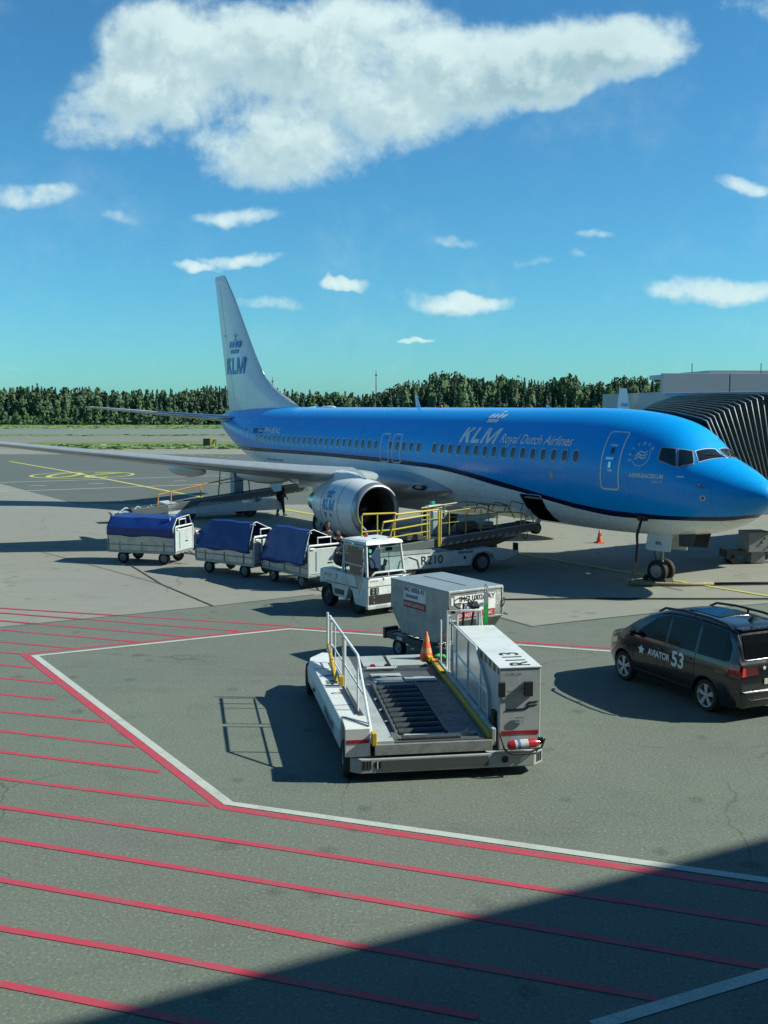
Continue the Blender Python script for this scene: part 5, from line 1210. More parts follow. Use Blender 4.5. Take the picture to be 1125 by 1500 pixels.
    m = MB(); m.loft([[(-.12,.04,1.86),(-1.26,.04,1.86),(-1.26,Wd-.04,1.86),(-.12,Wd-.04,1.86)],[(-.16,.06,1.93),(-1.24,.06,1.93),(-1.24,Wd-.06,1.93),(-.16,Wd-.06,1.93)],[(-.26,.16,1.97),(-1.15,.16,1.97),(-1.15,Wd-.16,1.97),(-.26,Wd-.16,1.97)]]); rf = m.build('cab_roof', m_tw, t, bevel=.012)
    m = MB(); m.lathe([(0,.055),(.06,.055),(.10,.04),(.11,.001)], (-.95,.62,1.97), (0,0,1), 16); m.build('beacon', mat('amber lens', (.55,.12,.03), .2), rf, smooth=True)
    for (x, y) in ((-.5,.5),(-.45,.95)): m = MB(); m.box(x,x+.06,y,y+.1,1.971,1.985); m.build('roof_fitting', m_blk, rf)
    m = MB(); m.add([(-.085,.07,1.03),(-.085,Wd-.07,1.03),(-.195,Wd-.11,1.84),(-.195,.11,1.84)],[(0,1,2,3)]); ws_ = m.build('windscreen', m_pane, t, fix=False)
    decal('sticker', poly2d([ell(.20,1.70,.05,.05),ell(.19,1.57,.035,.035)]), lambda x, y: Vector((-.085-(y-1.03)*.136+.006, x, y)), mat('sticker green', (.05,.45,.30), .5), ws_)
    m = MB(); m.tube([(-.08,.75,1.04),(-.17,.80,1.62)], .010, 6); m.build('wiper', m_blk, ws_)
    dr = empty('cab_door', (0,0,0)); dr.parent = t
    m = MB(); m.tube([(-.22,.035,1.82),(-1.12,.035,1.82),(-1.10,.02,1.35),(-.95,.01,.70),(-.40,.01,.66),(-.16,.02,1.35)], .022, 8, closed=True); m.tube([(-1.10,.02,1.32),(-.17,.02,1.30)], .018); m.build('door_frame', m_tw, dr, smooth=True)
    m = MB(); m.add([(-.22,.03,1.80),(-1.11,.03,1.80),(-1.09,.02,1.33),(-.95,.012,.72),(-.42,.012,.69),(-.17,.02,1.33)],[(0,1,2,3,4,5)]); m.build('door_pane', m_pane, dr, fix=False)
    m = MB(); m.tube([(-1.0,-.01,1.28),(-1.0,-.03,1.22),(-1.0,-.01,1.05)], .012, 6); m.build('handle', m_blk, dr)
    m = MB(); m.add([(-1.2,.08,1.05),(-1.2,Wd-.08,1.05),(-1.17,Wd-.1,1.84),(-1.17,.1,1.84)],[(0,1,2,3)]); m.build('rear_pane', m_pane, t, fix=False)
    m = MB(); m.add([(-.18,Wd-.03,1.82),(-1.16,Wd-.03,1.82),(-1.15,Wd-.02,1.0),(-.12,Wd-.02,1.0)],[(0,1,2,3)]); m.build('side_pane', m_pane, t, fix=False)
    dk = mat('cab dark', (.03,.035,.04), .6); bl = mat('seat blue', (.04,.06,.16), .7)
    m = MB(); m.box(-.40,-.12,.10,Wd-.10,.95,1.08); m.box(-.34,-.24,.18,.52,1.08,1.22); m.build('dashboard', dk, t, bevel=.02)
    for y in (.34,.92):
        s_ = empty('driver_seat', (0,0,0)); s_.parent = t
        m = MB(); m.cbox((-.82,y,.98), (.42,.44,.14)); m.build('cushion', bl, s_, bevel=.04); m = MB(); m.cbox((-1.02,y,1.32), (.12,.42,.60), (0,-.12,0)); m.cbox((-1.06,y,1.68),(.08,.24,.14)); m.build('seat_back', bl, s_, bevel=.04)
    m = MB(); cc = Vector((-.46,.36,1.30)); m.tube([tuple(cc+Vector((-.07*math.sin(a),.19*math.cos(a),.17*math.sin(a)))) for a in (2*math.pi*i/18 for i in range(18))], .016, 6, closed=True); m.tube([tuple(cc),(-.3,.36,1.1)], .025); m.build('steering_wheel', m_blk, t, smooth=True)
    m = MB(); m.cbox((-.25,.86,1.70), (.05,.20,.10)); m.build('mirror', m_blk, t, bevel=.01)
    m = MB(); m.cbox((-.55,.95,1.12), (.2,.16,.2)); m.cbox((-.5,.95,1.30), (.12,.12,.2),(0,.2,.3)); m.build('control_box', mat('pale box', (.5,.5,.5), .5), t, bevel=.02)
    # black bag on the rear deck
    b_ = empty('black_holdall', (0,0,0), 0, 'black holdall lying on the rear deck of the tractor', 'bag'); b_.matrix_world = Matrix.Translation((-.42,26.65,0)) @ Matrix.Rotation(ang,4,'Z') @ Matrix.Translation((-1.78,.45,1.07))
    m = MB(); m.sphere((0,0,.20), .3, 16, (1.15,.95,.68)); m.sphere((.25,.2,.16), .2, 12, (1,.9,.75)); m.build('bag_body', mat('bag black', (.015,.015,.018), .6, bump=.8, bscale=8), b_, smooth='all')
    m = MB(); m.tube([(-.2,-.15,.3),(-.1,-.22,.46),(.1,-.22,.45),(.2,-.15,.3)], .015, 6); m.build('handle', m_blk, b_)
tractor()

# ------------------------------------------------------------- baggage carts with blue covers
m_cart = mat('cart galvanised', (.42,.45,.44), .38, metal=.45, dirt=.5, dcol=(.2,.21,.2), dscale=4)
m_cpan = mat('cart panel', (.50,.57,.56), .45, dirt=.25, dcol=(.3,.33,.32), dscale=3)
m_tarp = mat('blue tarpaulin', (.004,.040,.24), .48, dirt=.3, dcol=(.010,.065,.33), dscale=2.5, bump=.25, bscale=5, coat=.1)
m_silver = mat('silver sheet', (.55,.57,.56), .28, metal=.75, dirt=.45, dcol=(.3,.3,.3), dscale=3, bump=.3, bscale=3)
def cart(cx, cy, ang, kind, label):
    t = empty('baggage_cart', (cx,cy,0), ang, label, 'baggage cart', 'blue covered baggage carts')
    L, Wd = 2.62, 1.28; hl, hw = L/2, Wd/2; z0 = .46
    m = MB(); m.box(-hl,hl,-hw,-hw+.07,.38,z0); m.box(-hl,hl,hw-.07,hw,.38,z0); m.box(-hl,-hl+.07,-hw+.07,hw-.07,.385,z0-.003); m.box(hl-.07,hl,-hw+.07,hw-.07,.385,z0-.003); m.box(-hl+.07,hl-.07,-hw+.07,hw-.07,.42,.445); m.build('frame', m_cart, t, bevel=.006)
    m = MB(); m.box(-.85,-.75,-.45,.45,.26,.38); m.box(.75,.85,-.45,.45,.26,.38); m.tube([(-.8,-.3,.3),(-.3,0,.42)], .025); m.tube([(.8,-.3,.3),(.3,0,.42)], .025); m.build('axle', m_dmet, t)
    for x in (-.8,.8):
        for y in (-.50,.50): wheel(t, (x,y,.21), (0,1,0), .21, .13, rimm=mat('cart hub', (.30,.31,.30), .5, metal=.3, dirt=.5))
    # end panel towards the tractor and its double rail
    for e, xe in ((1,hl),(-1,-hl)):
        if e == 1:
            m = MB(); m.box(xe-.02,xe+.01,-hw+.06,hw-.06,z0+.02,1.20); ep = m.build('end_panel', m_cpan, t, bevel=.006)
            m = MB(); m.tube([(xe+.02,-.35,z0+.1),(xe+.02,-.35,1.15)], .01); m.build('panel_rib', m_cart, ep)
            if kind == 0: decal('round_sticker', poly2d([ell(.18,1.02,.10,.14)]), lambda x, y: Vector((xe+.016,x,y)), mat('sticker pink', (.75,.55,.6), .5, dirt=.8, dcol=(.1,.02,.1), dscale=18), ep)
            decal('slot_mark', poly2d([rr2d(.05,.25,.76,.80,.01)]), lambda x, y: Vector((xe+.016,x,y)), m_ltxt, ep)
        m = MB(); m.tube([(xe,-hw+.02,z0),(xe,-hw+.02,1.29),(xe,-hw+.06,1.33),(xe,hw-.06,1.33),(xe,hw-.02,1.29),(xe,hw-.02,z0)], .028, 8)
        if e == 1: m.tube([(xe+.0,-hw+.02,1.22),(xe+.0,hw-.02,1.22)], .02); m.cyl((xe+.03,-hw+.06,1.24),(xe+.03,-hw+.2,1.24),.03,n=8)
        m.build('end_frame', m_rail if e == 1 else m_cart, t, smooth=True)
    m = MB(); m.tube([(hl-.06,-.25,1.33),(hl-.06,-.25,1.55),(hl-.06,.22,1.55),(hl-.06,.22,1.33)], .02, 8); m.tube([(hl-.30,-hw+.2,1.30),(hl-.30,-hw+.2,1.70),(hl-.10,-hw+.2,1.70)], .018); m.build('hoop', m_rail, t, smooth=True)
    m = MB(); m.tube([(hl,0,.38),(hl+.45,0,.32),(hl+.62,0,.33)], .03, 8); m.tube([(hl,-.3,.4),(hl+.4,0,.33)], .02); m.tube([(hl,.3,.4),(hl+.4,0,.33)], .02); m.build('drawbar', m_dmet, t, smooth=True)
    # side boards
    def board(y, z1, m_, nm='side_board'):
        m = MB(); m.box(-hl+.05,hl-.05,y-.012,y+.012,z0+.005,z1); return m.build(nm, m_, t, bevel=.004)
    sb = board(-hw+.02, (.98,.92,.80)[kind], m_silver); board(hw-.02, z0+.7, m_cart)
    for x in (-.86,-.0,.86):
        m = MB(); m.box(x-.02,x+.02,-hw-.012,-hw+.006,z0,z0+.30); m.build('stake', m_cart, t)
    m = MB(); m.tube([(-hl,-hw-.02,z0+.20),(hl,-hw-.02,z0+.20)], .012); m.build('side_rail', m_cart, t)
    # cover: sheet with folds, different on each cart
    rnd = random.Random(kind*5+2); nx, ny = 26, 20; v = []; f = []
    if kind == 0: prof_c = [(-hw-.03,.97),(-hw-.035,1.26),(-hw+.24,1.60),(hw-.14,1.65),(hw+.02,1.3),(hw+.03,.8)]
    elif kind == 1: prof_c = [(-hw-.04,.82),(-hw+.10,1.30),(-hw+.24,1.74),(-hw+.36,1.77),(hw-.06,1.42),(hw+.03,.8)]
    else: prof_c = [(-hw-.05,.68),(-hw+.07,1.20),(-hw+.22,1.75),(-hw+.34,1.78),(hw-.06,1.42),(hw+.03,.8)]
    # arc-length sampling
    seg = [math.dist(a, c_) for a, c_ in zip(prof_c, prof_c[1:])]; tot = sum(seg)
    def at(s_):
        k5 = s_*(len(prof_c)-1); i5 = min(int(k5), len(prof_c)-2); w5 = k5-i5
        return (prof_c[i5][0]+(prof_c[i5+1][0]-prof_c[i5][0])*w5, prof_c[i5][1]+(prof_c[i5+1][1]-prof_c[i5][1])*w5)
        d = s_*tot
        for (a, c_, q) in zip(prof_c, prof_c[1:], seg):
            if d <= q: return (a[0]+(c_[0]-a[0])*d/q, a[1]+(c_[1]-a[1])*d/q)
            d -= q
        return prof_c[-1]
    ph = [rnd.uniform(0,6) for _ in range(6)]
    for i in range(nx+1):
        u = i/nx; x = -hl-.02+L*u*(.985 if kind == 0 else .93)
        sink = 0.0; top = 1.0
        if kind == 1: top = 1.0 - .30*max(0, (.22-u)/.22)
        if kind == 2: top = 1.0 - .26*max(0, (.20-u)/.20)
        for j in range(ny+1):
            y, z = at(j/ny); h = (z-z0)
            wz = .016*abs(math.sin(u*9+ph[0]+2.2*z))-.012*abs(math.sin(u*17+ph[1]-3*z))+.004*math.sin(j*1.1+u*9+ph[2])
            zz = z0 + h*(top if z > 1.0 else 1-(1-top)*.5) + (wz*.5 if z > 1.4 else 0) - (.02*math.sin(u*math.pi*2)**2 if z > 1.5 else 0)
            if j == 0: zz += .03*math.sin(u*11+ph[3])+(.12*(u-.5) if kind == 2 else 0)
            v.append((x, y + (wz*.8 if z < 1.5 else 0)*(-1 if y < 0 else 1), zz))
    for i in range(nx):
        for j in range(ny): k = i*(ny+1)+j; f.append((k,k+1,k+ny+2,k+ny+1))
    m = MB(); m.add(v, f)
    # closed back end of the cover
    k0 = [v[j] for j in range(ny+1)]; m.add([(p[0]+.004,p[1],p[2]) for p in k0], [tuple(range(ny+1))])
    m.build('cover', m_tarp, t, smooth=True, solid=.008, angle=24)
    m = MB(); e_ = [v[nx*(ny+1)+j] for j in range(2,ny-1)]; m.tube([tuple(Vector(p)+Vector((.0,0,.0))) for p in e_], .014, 6); m.build('cover_rope', m_rail, t, smooth='all')
    return t
cart(-8.20,36.42,R(-17),0,'rearmost blue covered baggage cart with flat tarpaulin and silver side')
cart(-4.80,33.95,R(-36),1,'middle baggage cart with its blue cover sloping down at the back')
cart(-2.55,31.98,R(-52),2,'blue covered baggage cart nearest the white tractor')

# ------------------------------------------------------------- belt loaders
m_bw = mat('belt loader white', (.74,.79,.79), .4, dirt=.3, dcol=(.25,.27,.26), dscale=3, coat=.1)
m_belt = mat('belt rubber', (.035,.045,.045), .7, dirt=.3, dcol=(.08,.09,.09)); m_bside = mat('boom side', (.12,.15,.155), .5, dirt=.4, dcol=(.06,.07,.07), dscale=3)
m_ry = mat('rail yellow', (.70,.52,.05), .45, dirt=.2, dcol=(.3,.25,.08), dscale=6); m_or = mat('rail orange', (.75,.33,.04), .45)
m_chev = mat('chevron pale', (.45,.42,.30), .6); m_body_grey = mat('hub grey', (.28,.29,.29), .5)
def boom(t, P0, P1, wd, th, chev_from):
    """inclined conveyor: belt, side beams and striped lower edge, from P0 (low) to P1 (high) in the x-z plane, y from 0 to wd"""
    d = (Vector((P1[0],0,P1[1]))-Vector((P0[0],0,P0[1]))); L = d.length; d.normalize(); n = Vector((-d.z,0,d.x))
    def pt(s_, h, y): q = Vector((P0[0],0,P0[1]))+d*s_+n*h; return (q.x, y, q.z)
    def bar(s0, s1, h0, h1, y0, y1, m=None):
        m = m or MB(); m.add([pt(s0,h0,y0),pt(s1,h0,y0),pt(s1,h1,y0),pt(s0,h1,y0),pt(s0,h0,y1),pt(s1,h0,y1),pt(s1,h1,y1),pt(s0,h1,y1)], [(0,1,2,3),(7,6,5,4),(0,4,5,1),(1,5,6,2),(2,6,7,3),(3,7,4,0)]); return m
    bm_ = bar(0,L,-th,0,0,.07); bar(0,L,-th,0,wd-.07,wd,bm_); o = bm_.build('boom', m_bside, t, bevel=.008)
    m = bar(.05,L-.02,-.06,-.02,.072,wd-.072); m.cyl(pt(L-.02,-.06,.08),pt(L-.02,-.06,wd-.08),.06,n=12); m.cyl(pt(.06,-.06,.08),pt(.06,-.06,wd-.08),.06,n=12); m.build('belt', m_belt, t)
    k = 0; s_ = chev_from
    m = MB()
    while s_ < L-.35:
        m.add([pt(s_,-th+.005,-.003),pt(s_+.13,-th+.005,-.003),pt(s_+.20,-th+.085,-.003),pt(s_+.07,-th+.085,-.003)],[(0,1,2,3)]); s_ += .28
    hs_ = m.build('hazard_stripes', m_chev, o, fix=False)
    bar(0,L,-.02,.012,-.004,.03).build('boom_trim', mat('trim grey', (.34,.38,.38), .4, metal=.3), o)
    return pt
def loader_r210():
    ang = R(30.5); t = empty('belt_loader', (.87,32.62,0), ang, 'white belt loader R210 with yellow rails reaching up to the open front hold', 'belt loader', 'belt loaders at the airliner')
    m = MB(); m.prism([(-1.9,.34),(2.25,.28),(2.32,.50),(2.50,.66),(2.86,.70),(3.14,.60),(3.28,.34),(3.70,.34),(4.25,.52),(4.25,.62),(3.3,.80),(-1.9,.78)], 'y', 0, .10); m.prism([(-1.9,.34),(2.25,.28),(2.32,.50),(2.50,.66),(2.86,.70),(3.14,.60),(3.28,.34),(3.70,.34),(4.25,.52),(4.25,.62),(3.3,.80),(-1.9,.78)], 'y', 1.55, 1.65); m.box(-1.85,2.2,.1,1.55,.36,.70); m.box(3.35,4.1,.1,1.55,.42,.62); bd = m.build('body', m_bw, t, bevel=.015)
    m = MB(); m.box(4.22,4.30,.1,.3,.58,.86); m.box(4.22,4.30,1.3,1.5,.58,.86); m.build('bumper_post', m_blk, t)
    m = MB(); m.tube([(2.28,-.012,.30),(2.35,-.012,.50),(2.52,-.012,.66),(2.84,-.012,.70),(3.12,-.012,.60),(3.26,-.012,.34)], .018, 6); m.build('wheel_arch', m_lg, bd)
    sign('R210', 'unit_number', (.36,-.002,.43), (1,0,0), (0,0,1), .28, m_ltxt, bd, .82, 0, .012)
    sign('FINNAIR', 'airline_title', (1.75,-.002,.68), (1,0,0), (0,0,1), .09, m_fin, bd, .62, .25, .03)
    m = MB(); m.box(2.0,2.08,-.012,.0,.50,.60); m.build('socket', m_blk, bd)
    wheel(t, (2.80,.16,.33), (0,1,0), .33, .24, rimm=m_body_grey); wheel(t, (-.10,.16,.33), (0,1,0), .33, .24, rimm=m_body_grey); wheel(t, (2.80,1.5,.33), (0,1,0), .33, .24, rimm=m_body_grey); wheel(t, (-.10,1.5,.33), (0,1,0), .33, .24, rimm=m_body_grey)
    m = MB(); m.box(-.45,.32,.03,.30,.66,.74); m.tube([(-.50,-.01,.34),(-.42,-.01,.62),(-.1,-.01,.74),(.22,-.01,.62),(.30,-.01,.34)], .018, 6); m.build('wheel_arch', m_lg, bd)
    pt = boom(t, (-2.2,1.00), (5.05,1.52), .82, .26, 3.3)
    m = MB(); m.prism([(.9,.95),(4.3,1.10),(3.4,.86),(1.6,.80)], 'y', .12, .17); m.prism([(.9,.95),(4.3,1.10),(3.4,.86),(1.6,.80)], 'y', .62, .68); m.cyl((3.6,.4,.75),(2.2,.4,1.02),.05); m.build('lift_arm', m_dmet, t)
    # platform and operator's place on the near side
    m = MB(); m.box(-1.9,.75,-.02,.0,.80,.92); m.box(-1.95,.9,.0,1.6,.80,.88); m.build('platform', m_lg, t)
    m = MB(); m.tube([(-1.80,0,1.30),(-1.80,0,2.10),(-1.76,0,2.16),(-.60,0,2.14),(-.66,0,1.2)], .028, 8); m.tube([(-1.80,0,1.62),(-.63,0,1.62)], .022); m.tube([(-1.25,0,2.14),(-1.25,0,1.25)], .022); m.build('rail', m_ry, t, smooth=True)
    m = MB(); m.tube([(-.85,-.03,1.25),(-.62,-.03,2.10),(.98,-.03,2.17)], .028, 8); m.tube([(-1.2,-.03,1.25),(-1.05,-.03,1.88),(.62,-.03,2.02)], .026); m.tube([(-.75,-.03,1.62),(.62,-.03,1.75)], .026); m.tube([(-.82,-.03,1.38),(.62,-.03,1.50)], .02)
    for x in (.55,.64): m.tube([(x,-.03,1.25),(x,-.03,2.17)], .026)
    for x in (.98,1.06): m.tube([(x,-.05,.98),(x,-.05,2.14)], .03)
    m.build('rail', m_ry, t, smooth=True)
    m = MB(); m.tube([(1.06,-.03,2.06),(2.0,-.03,2.13),(2.7,-.03,2.16),(3.2,-.03,1.98)], .022, 8); m.tube([(1.1,-.03,1.72),(3.4,-.03,1.80)], .012)
    for x, z in ((1.4,2.1),(2.05,2.13),(2.65,2.1)): m.tube([(x,-.03,1.32),(x,-.03,z)], .020)
    for x, z in ((3.3,1.98),(4.3,1.90)): m.tube([(x,-.03,1.45),(x,-.03,z)], .020)
    m.tube([(3.2,-.03,1.92),(3.3,-.03,1.98),(4.3,-.03,1.90),(4.6,-.03,1.72)], .020)
    m.build('side_rail', mat('rail shaded yellow', (.42,.38,.10), .45), t, smooth=True)  # yellow rail dulled towards olive, its shade put into the colour
    m = MB(); m.tube([(.9,.84,1.30),(.9,.84,2.15),(2.6,.84,2.28),(4.4,.84,2.05),(4.7,.84,1.6)], .022, 8); m.tube([(1.8,.84,1.3),(1.8,.84,2.2)], .018); m.tube([(2.7,.84,1.35),(2.7,.84,2.27)], .018); m.tube([(3.6,.84,1.4),(3.6,.84,2.15)], .018); m.tube([(.9,.84,1.75),(4.5,.84,1.85)], .018); m.build('far_rail', mat('rail shaded yellow', (.42,.38,.10), .45), t, smooth=True)  # far rail takes the same yellow with shade mixed into it
    # folding roof hoops towards the hold
    for x0_ in (2.9,3.6,4.3): m = MB(); m.tube([(x0_,.0,1.95),(x0_+.15,.05,2.18),(x0_+.2,.75,2.22),(x0_+.1,.84,1.9)], .014, 6); m.build('hoop', m_blk, t, smooth=True)
    m = MB(); m.tube([(4.45,0,1.5),(4.62,0,2.0),(4.70,0,2.0),(4.85,0,1.55)], .018, 6); m.tube([(4.1,0,1.62),(4.9,0,1.66)], .014); m.build('end_guard', m_lg, t, smooth=True)
    # console and drives
    m = MB(); m.box(1.35,1.95,.86,1.25,1.25,2.02); m.build('console', mat('console pale blue', (.40,.50,.53), .45, dirt=.2), t, bevel=.03)
    m = MB(); m.box(1.2,1.8,.86,1.1,2.10,2.22); m.box(1.9,3.2,.9,1.0,2.12,2.17); m.build('canopy_bar', m_bw, t, bevel=.02)
    m = MB(); m.box(1.32,1.46,.88,1.0,2.22,2.34); m.build('green_lamp', mat('lamp green', (.03,.42,.28), .25), t, bevel=.01)
    m = MB(); m.cyl((5.14,.16,1.30),(5.14,.34,1.30),.20,n=24); m.build('end_buffer', m_rub, t, smooth=True, bevel=.02)
    m = MB(); m.cyl((5.14,.155,1.30),(5.14,.157,1.30),.13,n=20); m.build('buffer_hub', m_body_grey, t)
    m = MB(); m.tube([(4.45,.0,1.2),(4.42,.0,1.05),(4.52,.0,.98),(4.60,.0,1.1),(4.58,0,1.24)], .014, 6); m.build('cable_loop', m_blk, t, smooth='all')
    return t
r210 = loader_r210()
def RW(x, y, z):
    a = R(30.5); return (.87+x*math.cos(a)-y*math.sin(a), 32.62+x*math.sin(a)+y*math.cos(a), z)
def suitcase(x, y, z, size, col, label, rz=0.0, name='suitcase'):
    t = empty(name, RW(x,y,z), R(30.5)+rz, label, 'suitcase', 'luggage on the front belt loader'); a, b_, c_ = size
    m = MB(); m.box(-a/2,a/2,-b_/2,b_/2,.02,c_); m.build('shell', mat('case '+name+label[:8], col, .4, dirt=.2), t, bevel=.035, segs=3)
    m = MB(); m.tube([(-.10,-b_/2,c_*.5),(-.08,-b_/2-.04,c_*.5),(.08,-b_/2-.04,c_*.5),(.10,-b_/2,c_*.5)], .012, 6); m.build('handle', m_blk, t)
    m = MB(); m.box(-a/2-.003,a/2+.003,-b_/2-.003,b_/2+.003,c_*.5,c_*.5+.012); m.build('seam', m_dmet, t)
def beltz(x): return 1.00+(x+2.2)/7.25*.52
suitcase(.25,.40,beltz(.25), (.62,.42,.24), (.10,.11,.12), 'dark grey suitcase lying on the belt behind the yellow rails')
suitcase(-.65,.42,beltz(-.65), (.6,.42,.20), (.42,.46,.45), 'pale grey suitcase lowest on the belt beside the tractor roof')
suitcase(2.35,.42,beltz(2.35), (.55,.40,.36), (.03,.03,.035), 'black suitcase in the middle of the belt', .2)
suitcase(3.05,.42,beltz(3.05), (.6,.42,.26), (.30,.33,.34), 'mid grey suitcase nearest the open hold', -.1)
def rear_loader():
    ang = R(27); t = empty('belt_loader', (-11.5,48.7,0), ang, 'belt loader with orange rails and small canopy under the rear of the wing', 'belt loader', 'belt loaders at the airliner')
    m = MB(); m.prism([(1.4,.30),(7.2,.30),(7.3,.78),(6.1,.86),(5.9,.70),(5.2,.70),(5.0,.84),(3.0,.86),(2.8,.70),(2.1,.70),(1.9,.84),(1.4,.80)], 'y', 0, 1.8); m.build('body', m_bw, t, bevel=.02)
    for x in (2.45,5.55): wheel(t, (x,.16,.34), (0,1,0), .34, .24, rimm=m_dmet); wheel(t, (x,1.7,.34), (0,1,0), .34, .24, rimm=m_dmet)
    boom(t, (-.3,.62), (8.6,1.55), .85, .36, 4.2)
    m = MB(); m.tube([(.9,-.03,.8),(.95,-.03,1.28),(1.5,-.03,1.4),(4.6,-.03,1.95)], .03); m.tube([(1.55,-.03,.85),(1.55,-.03,1.4)], .03); m.tube([(3.0,-.03,1.1),(3.0,-.03,1.66)], .03); m.build('rail', m_or, t, smooth=True)
    m = MB(); m.tube([(3.9,0,1.1),(4.0,0,2.35),(5.4,0,2.35),(5.5,0,1.2)], .03); m.tube([(5.5,0,1.9),(8.0,0,2.3)], .02); m.tube([(6.6,0,1.35),(6.6,0,2.1)], .02); m.tube([(3.95,0,1.7),(6.6,0,2.0)], .02); m.build('side_rail', m_dmet, t, smooth=True)
    m = MB(); m.prism([(5.7,1.72),(6.0,2.20),(6.6,2.42),(7.6,2.38),(8.7,1.78),(7.9,1.72),(7.0,1.55)], 'y', .92, .97); wc = m.build('white_cover', mat('cover white', (1.0,1.0,1.0), .5), t)
    m = MB(); m.tube([(6.2,.90,2.3),(7.0,.90,1.6)], .035, 6); m.tube([(6.7,.90,2.4),(7.5,.90,1.7)], .035, 6); m.tube([(5.9,.90,2.0),(7.4,.90,2.36)], .03, 6); m.build('cover_strut', m_blk, t)
    m = MB(); m.box(3.7,5.5,-.1,1.0,2.38,2.46); m.build('canopy', m_dmet, t, bevel=.01)
    m = MB(); m.box(5.0,5.5,.9,1.5,1.0,2.3); m.build('console', mat('console pale blue', (.40,.50,.53), .45, dirt=.2), t, bevel=.03)
    m = MB()
    rr = random.Random(3)
    for k in range(3): x = -.9+.6*k; m.tube([(x,.1,.5),(x+.3,.2,.70+.05*k),(x+.5,.5,.66),(x+.2,.8,.5)], .03, 6)
    m.box(-1.2,1.0,.1,.9,.38,.50); m.build('folded_guard', m_lg, t, smooth=True)
    m = MB(); m.cyl((-.95,.1,.30),(-.95,.8,.30),.2,n=18); m.build('front_roller', m_rub, t, smooth=True)
rear_loader()
# rear hold door with its pale lining, hanging open inside the rear hold
m = MB(); m.prism([(26.55,2.05),(27.8,2.05),(27.9,1.55),(27.4,1.25),(26.7,1.35)], 'y', 1.50, 1.54); hd = m.build('hold_door', m_wht, plane, bevel=.01)

# ------------------------------------------------------------- people
def skin_mesh(name, pts, edges, radii, m, parent, sub=2, root=0):
    me = bpy.data.meshes.new(name); me.from_pydata([tuple(p) for p in pts], edges, []); o = bpy.data.objects.new(name, me); COL.objects.link(o)
    md = o.modifiers.new('skin', 'SKIN'); md.use_smooth_shade = True
    for i, r in enumerate(radii):
        sv = me.skin_vertices[0].data[i]; sv.radius = (r, r) if not isinstance(r, tuple) else r; sv.use_root = (i == root)
    o.modifiers.new('sub', 'SUBSURF').levels = sub; o.modifiers['sub'].render_levels = sub
    bpy.context.view_layer.update()
    m2 = bpy.data.meshes.new_from_object(o.evaluated_get(bpy.context.evaluated_depsgraph_get())); o.modifiers.clear(); m2.name = name; o.data = m2
    o.data.materials.clear(); o.data.materials.append(m)
    for p in m2.polygons: p.use_smooth = True
    o.parent = parent; return o
m_skin = mat('skin', (.42,.25,.18), .55)
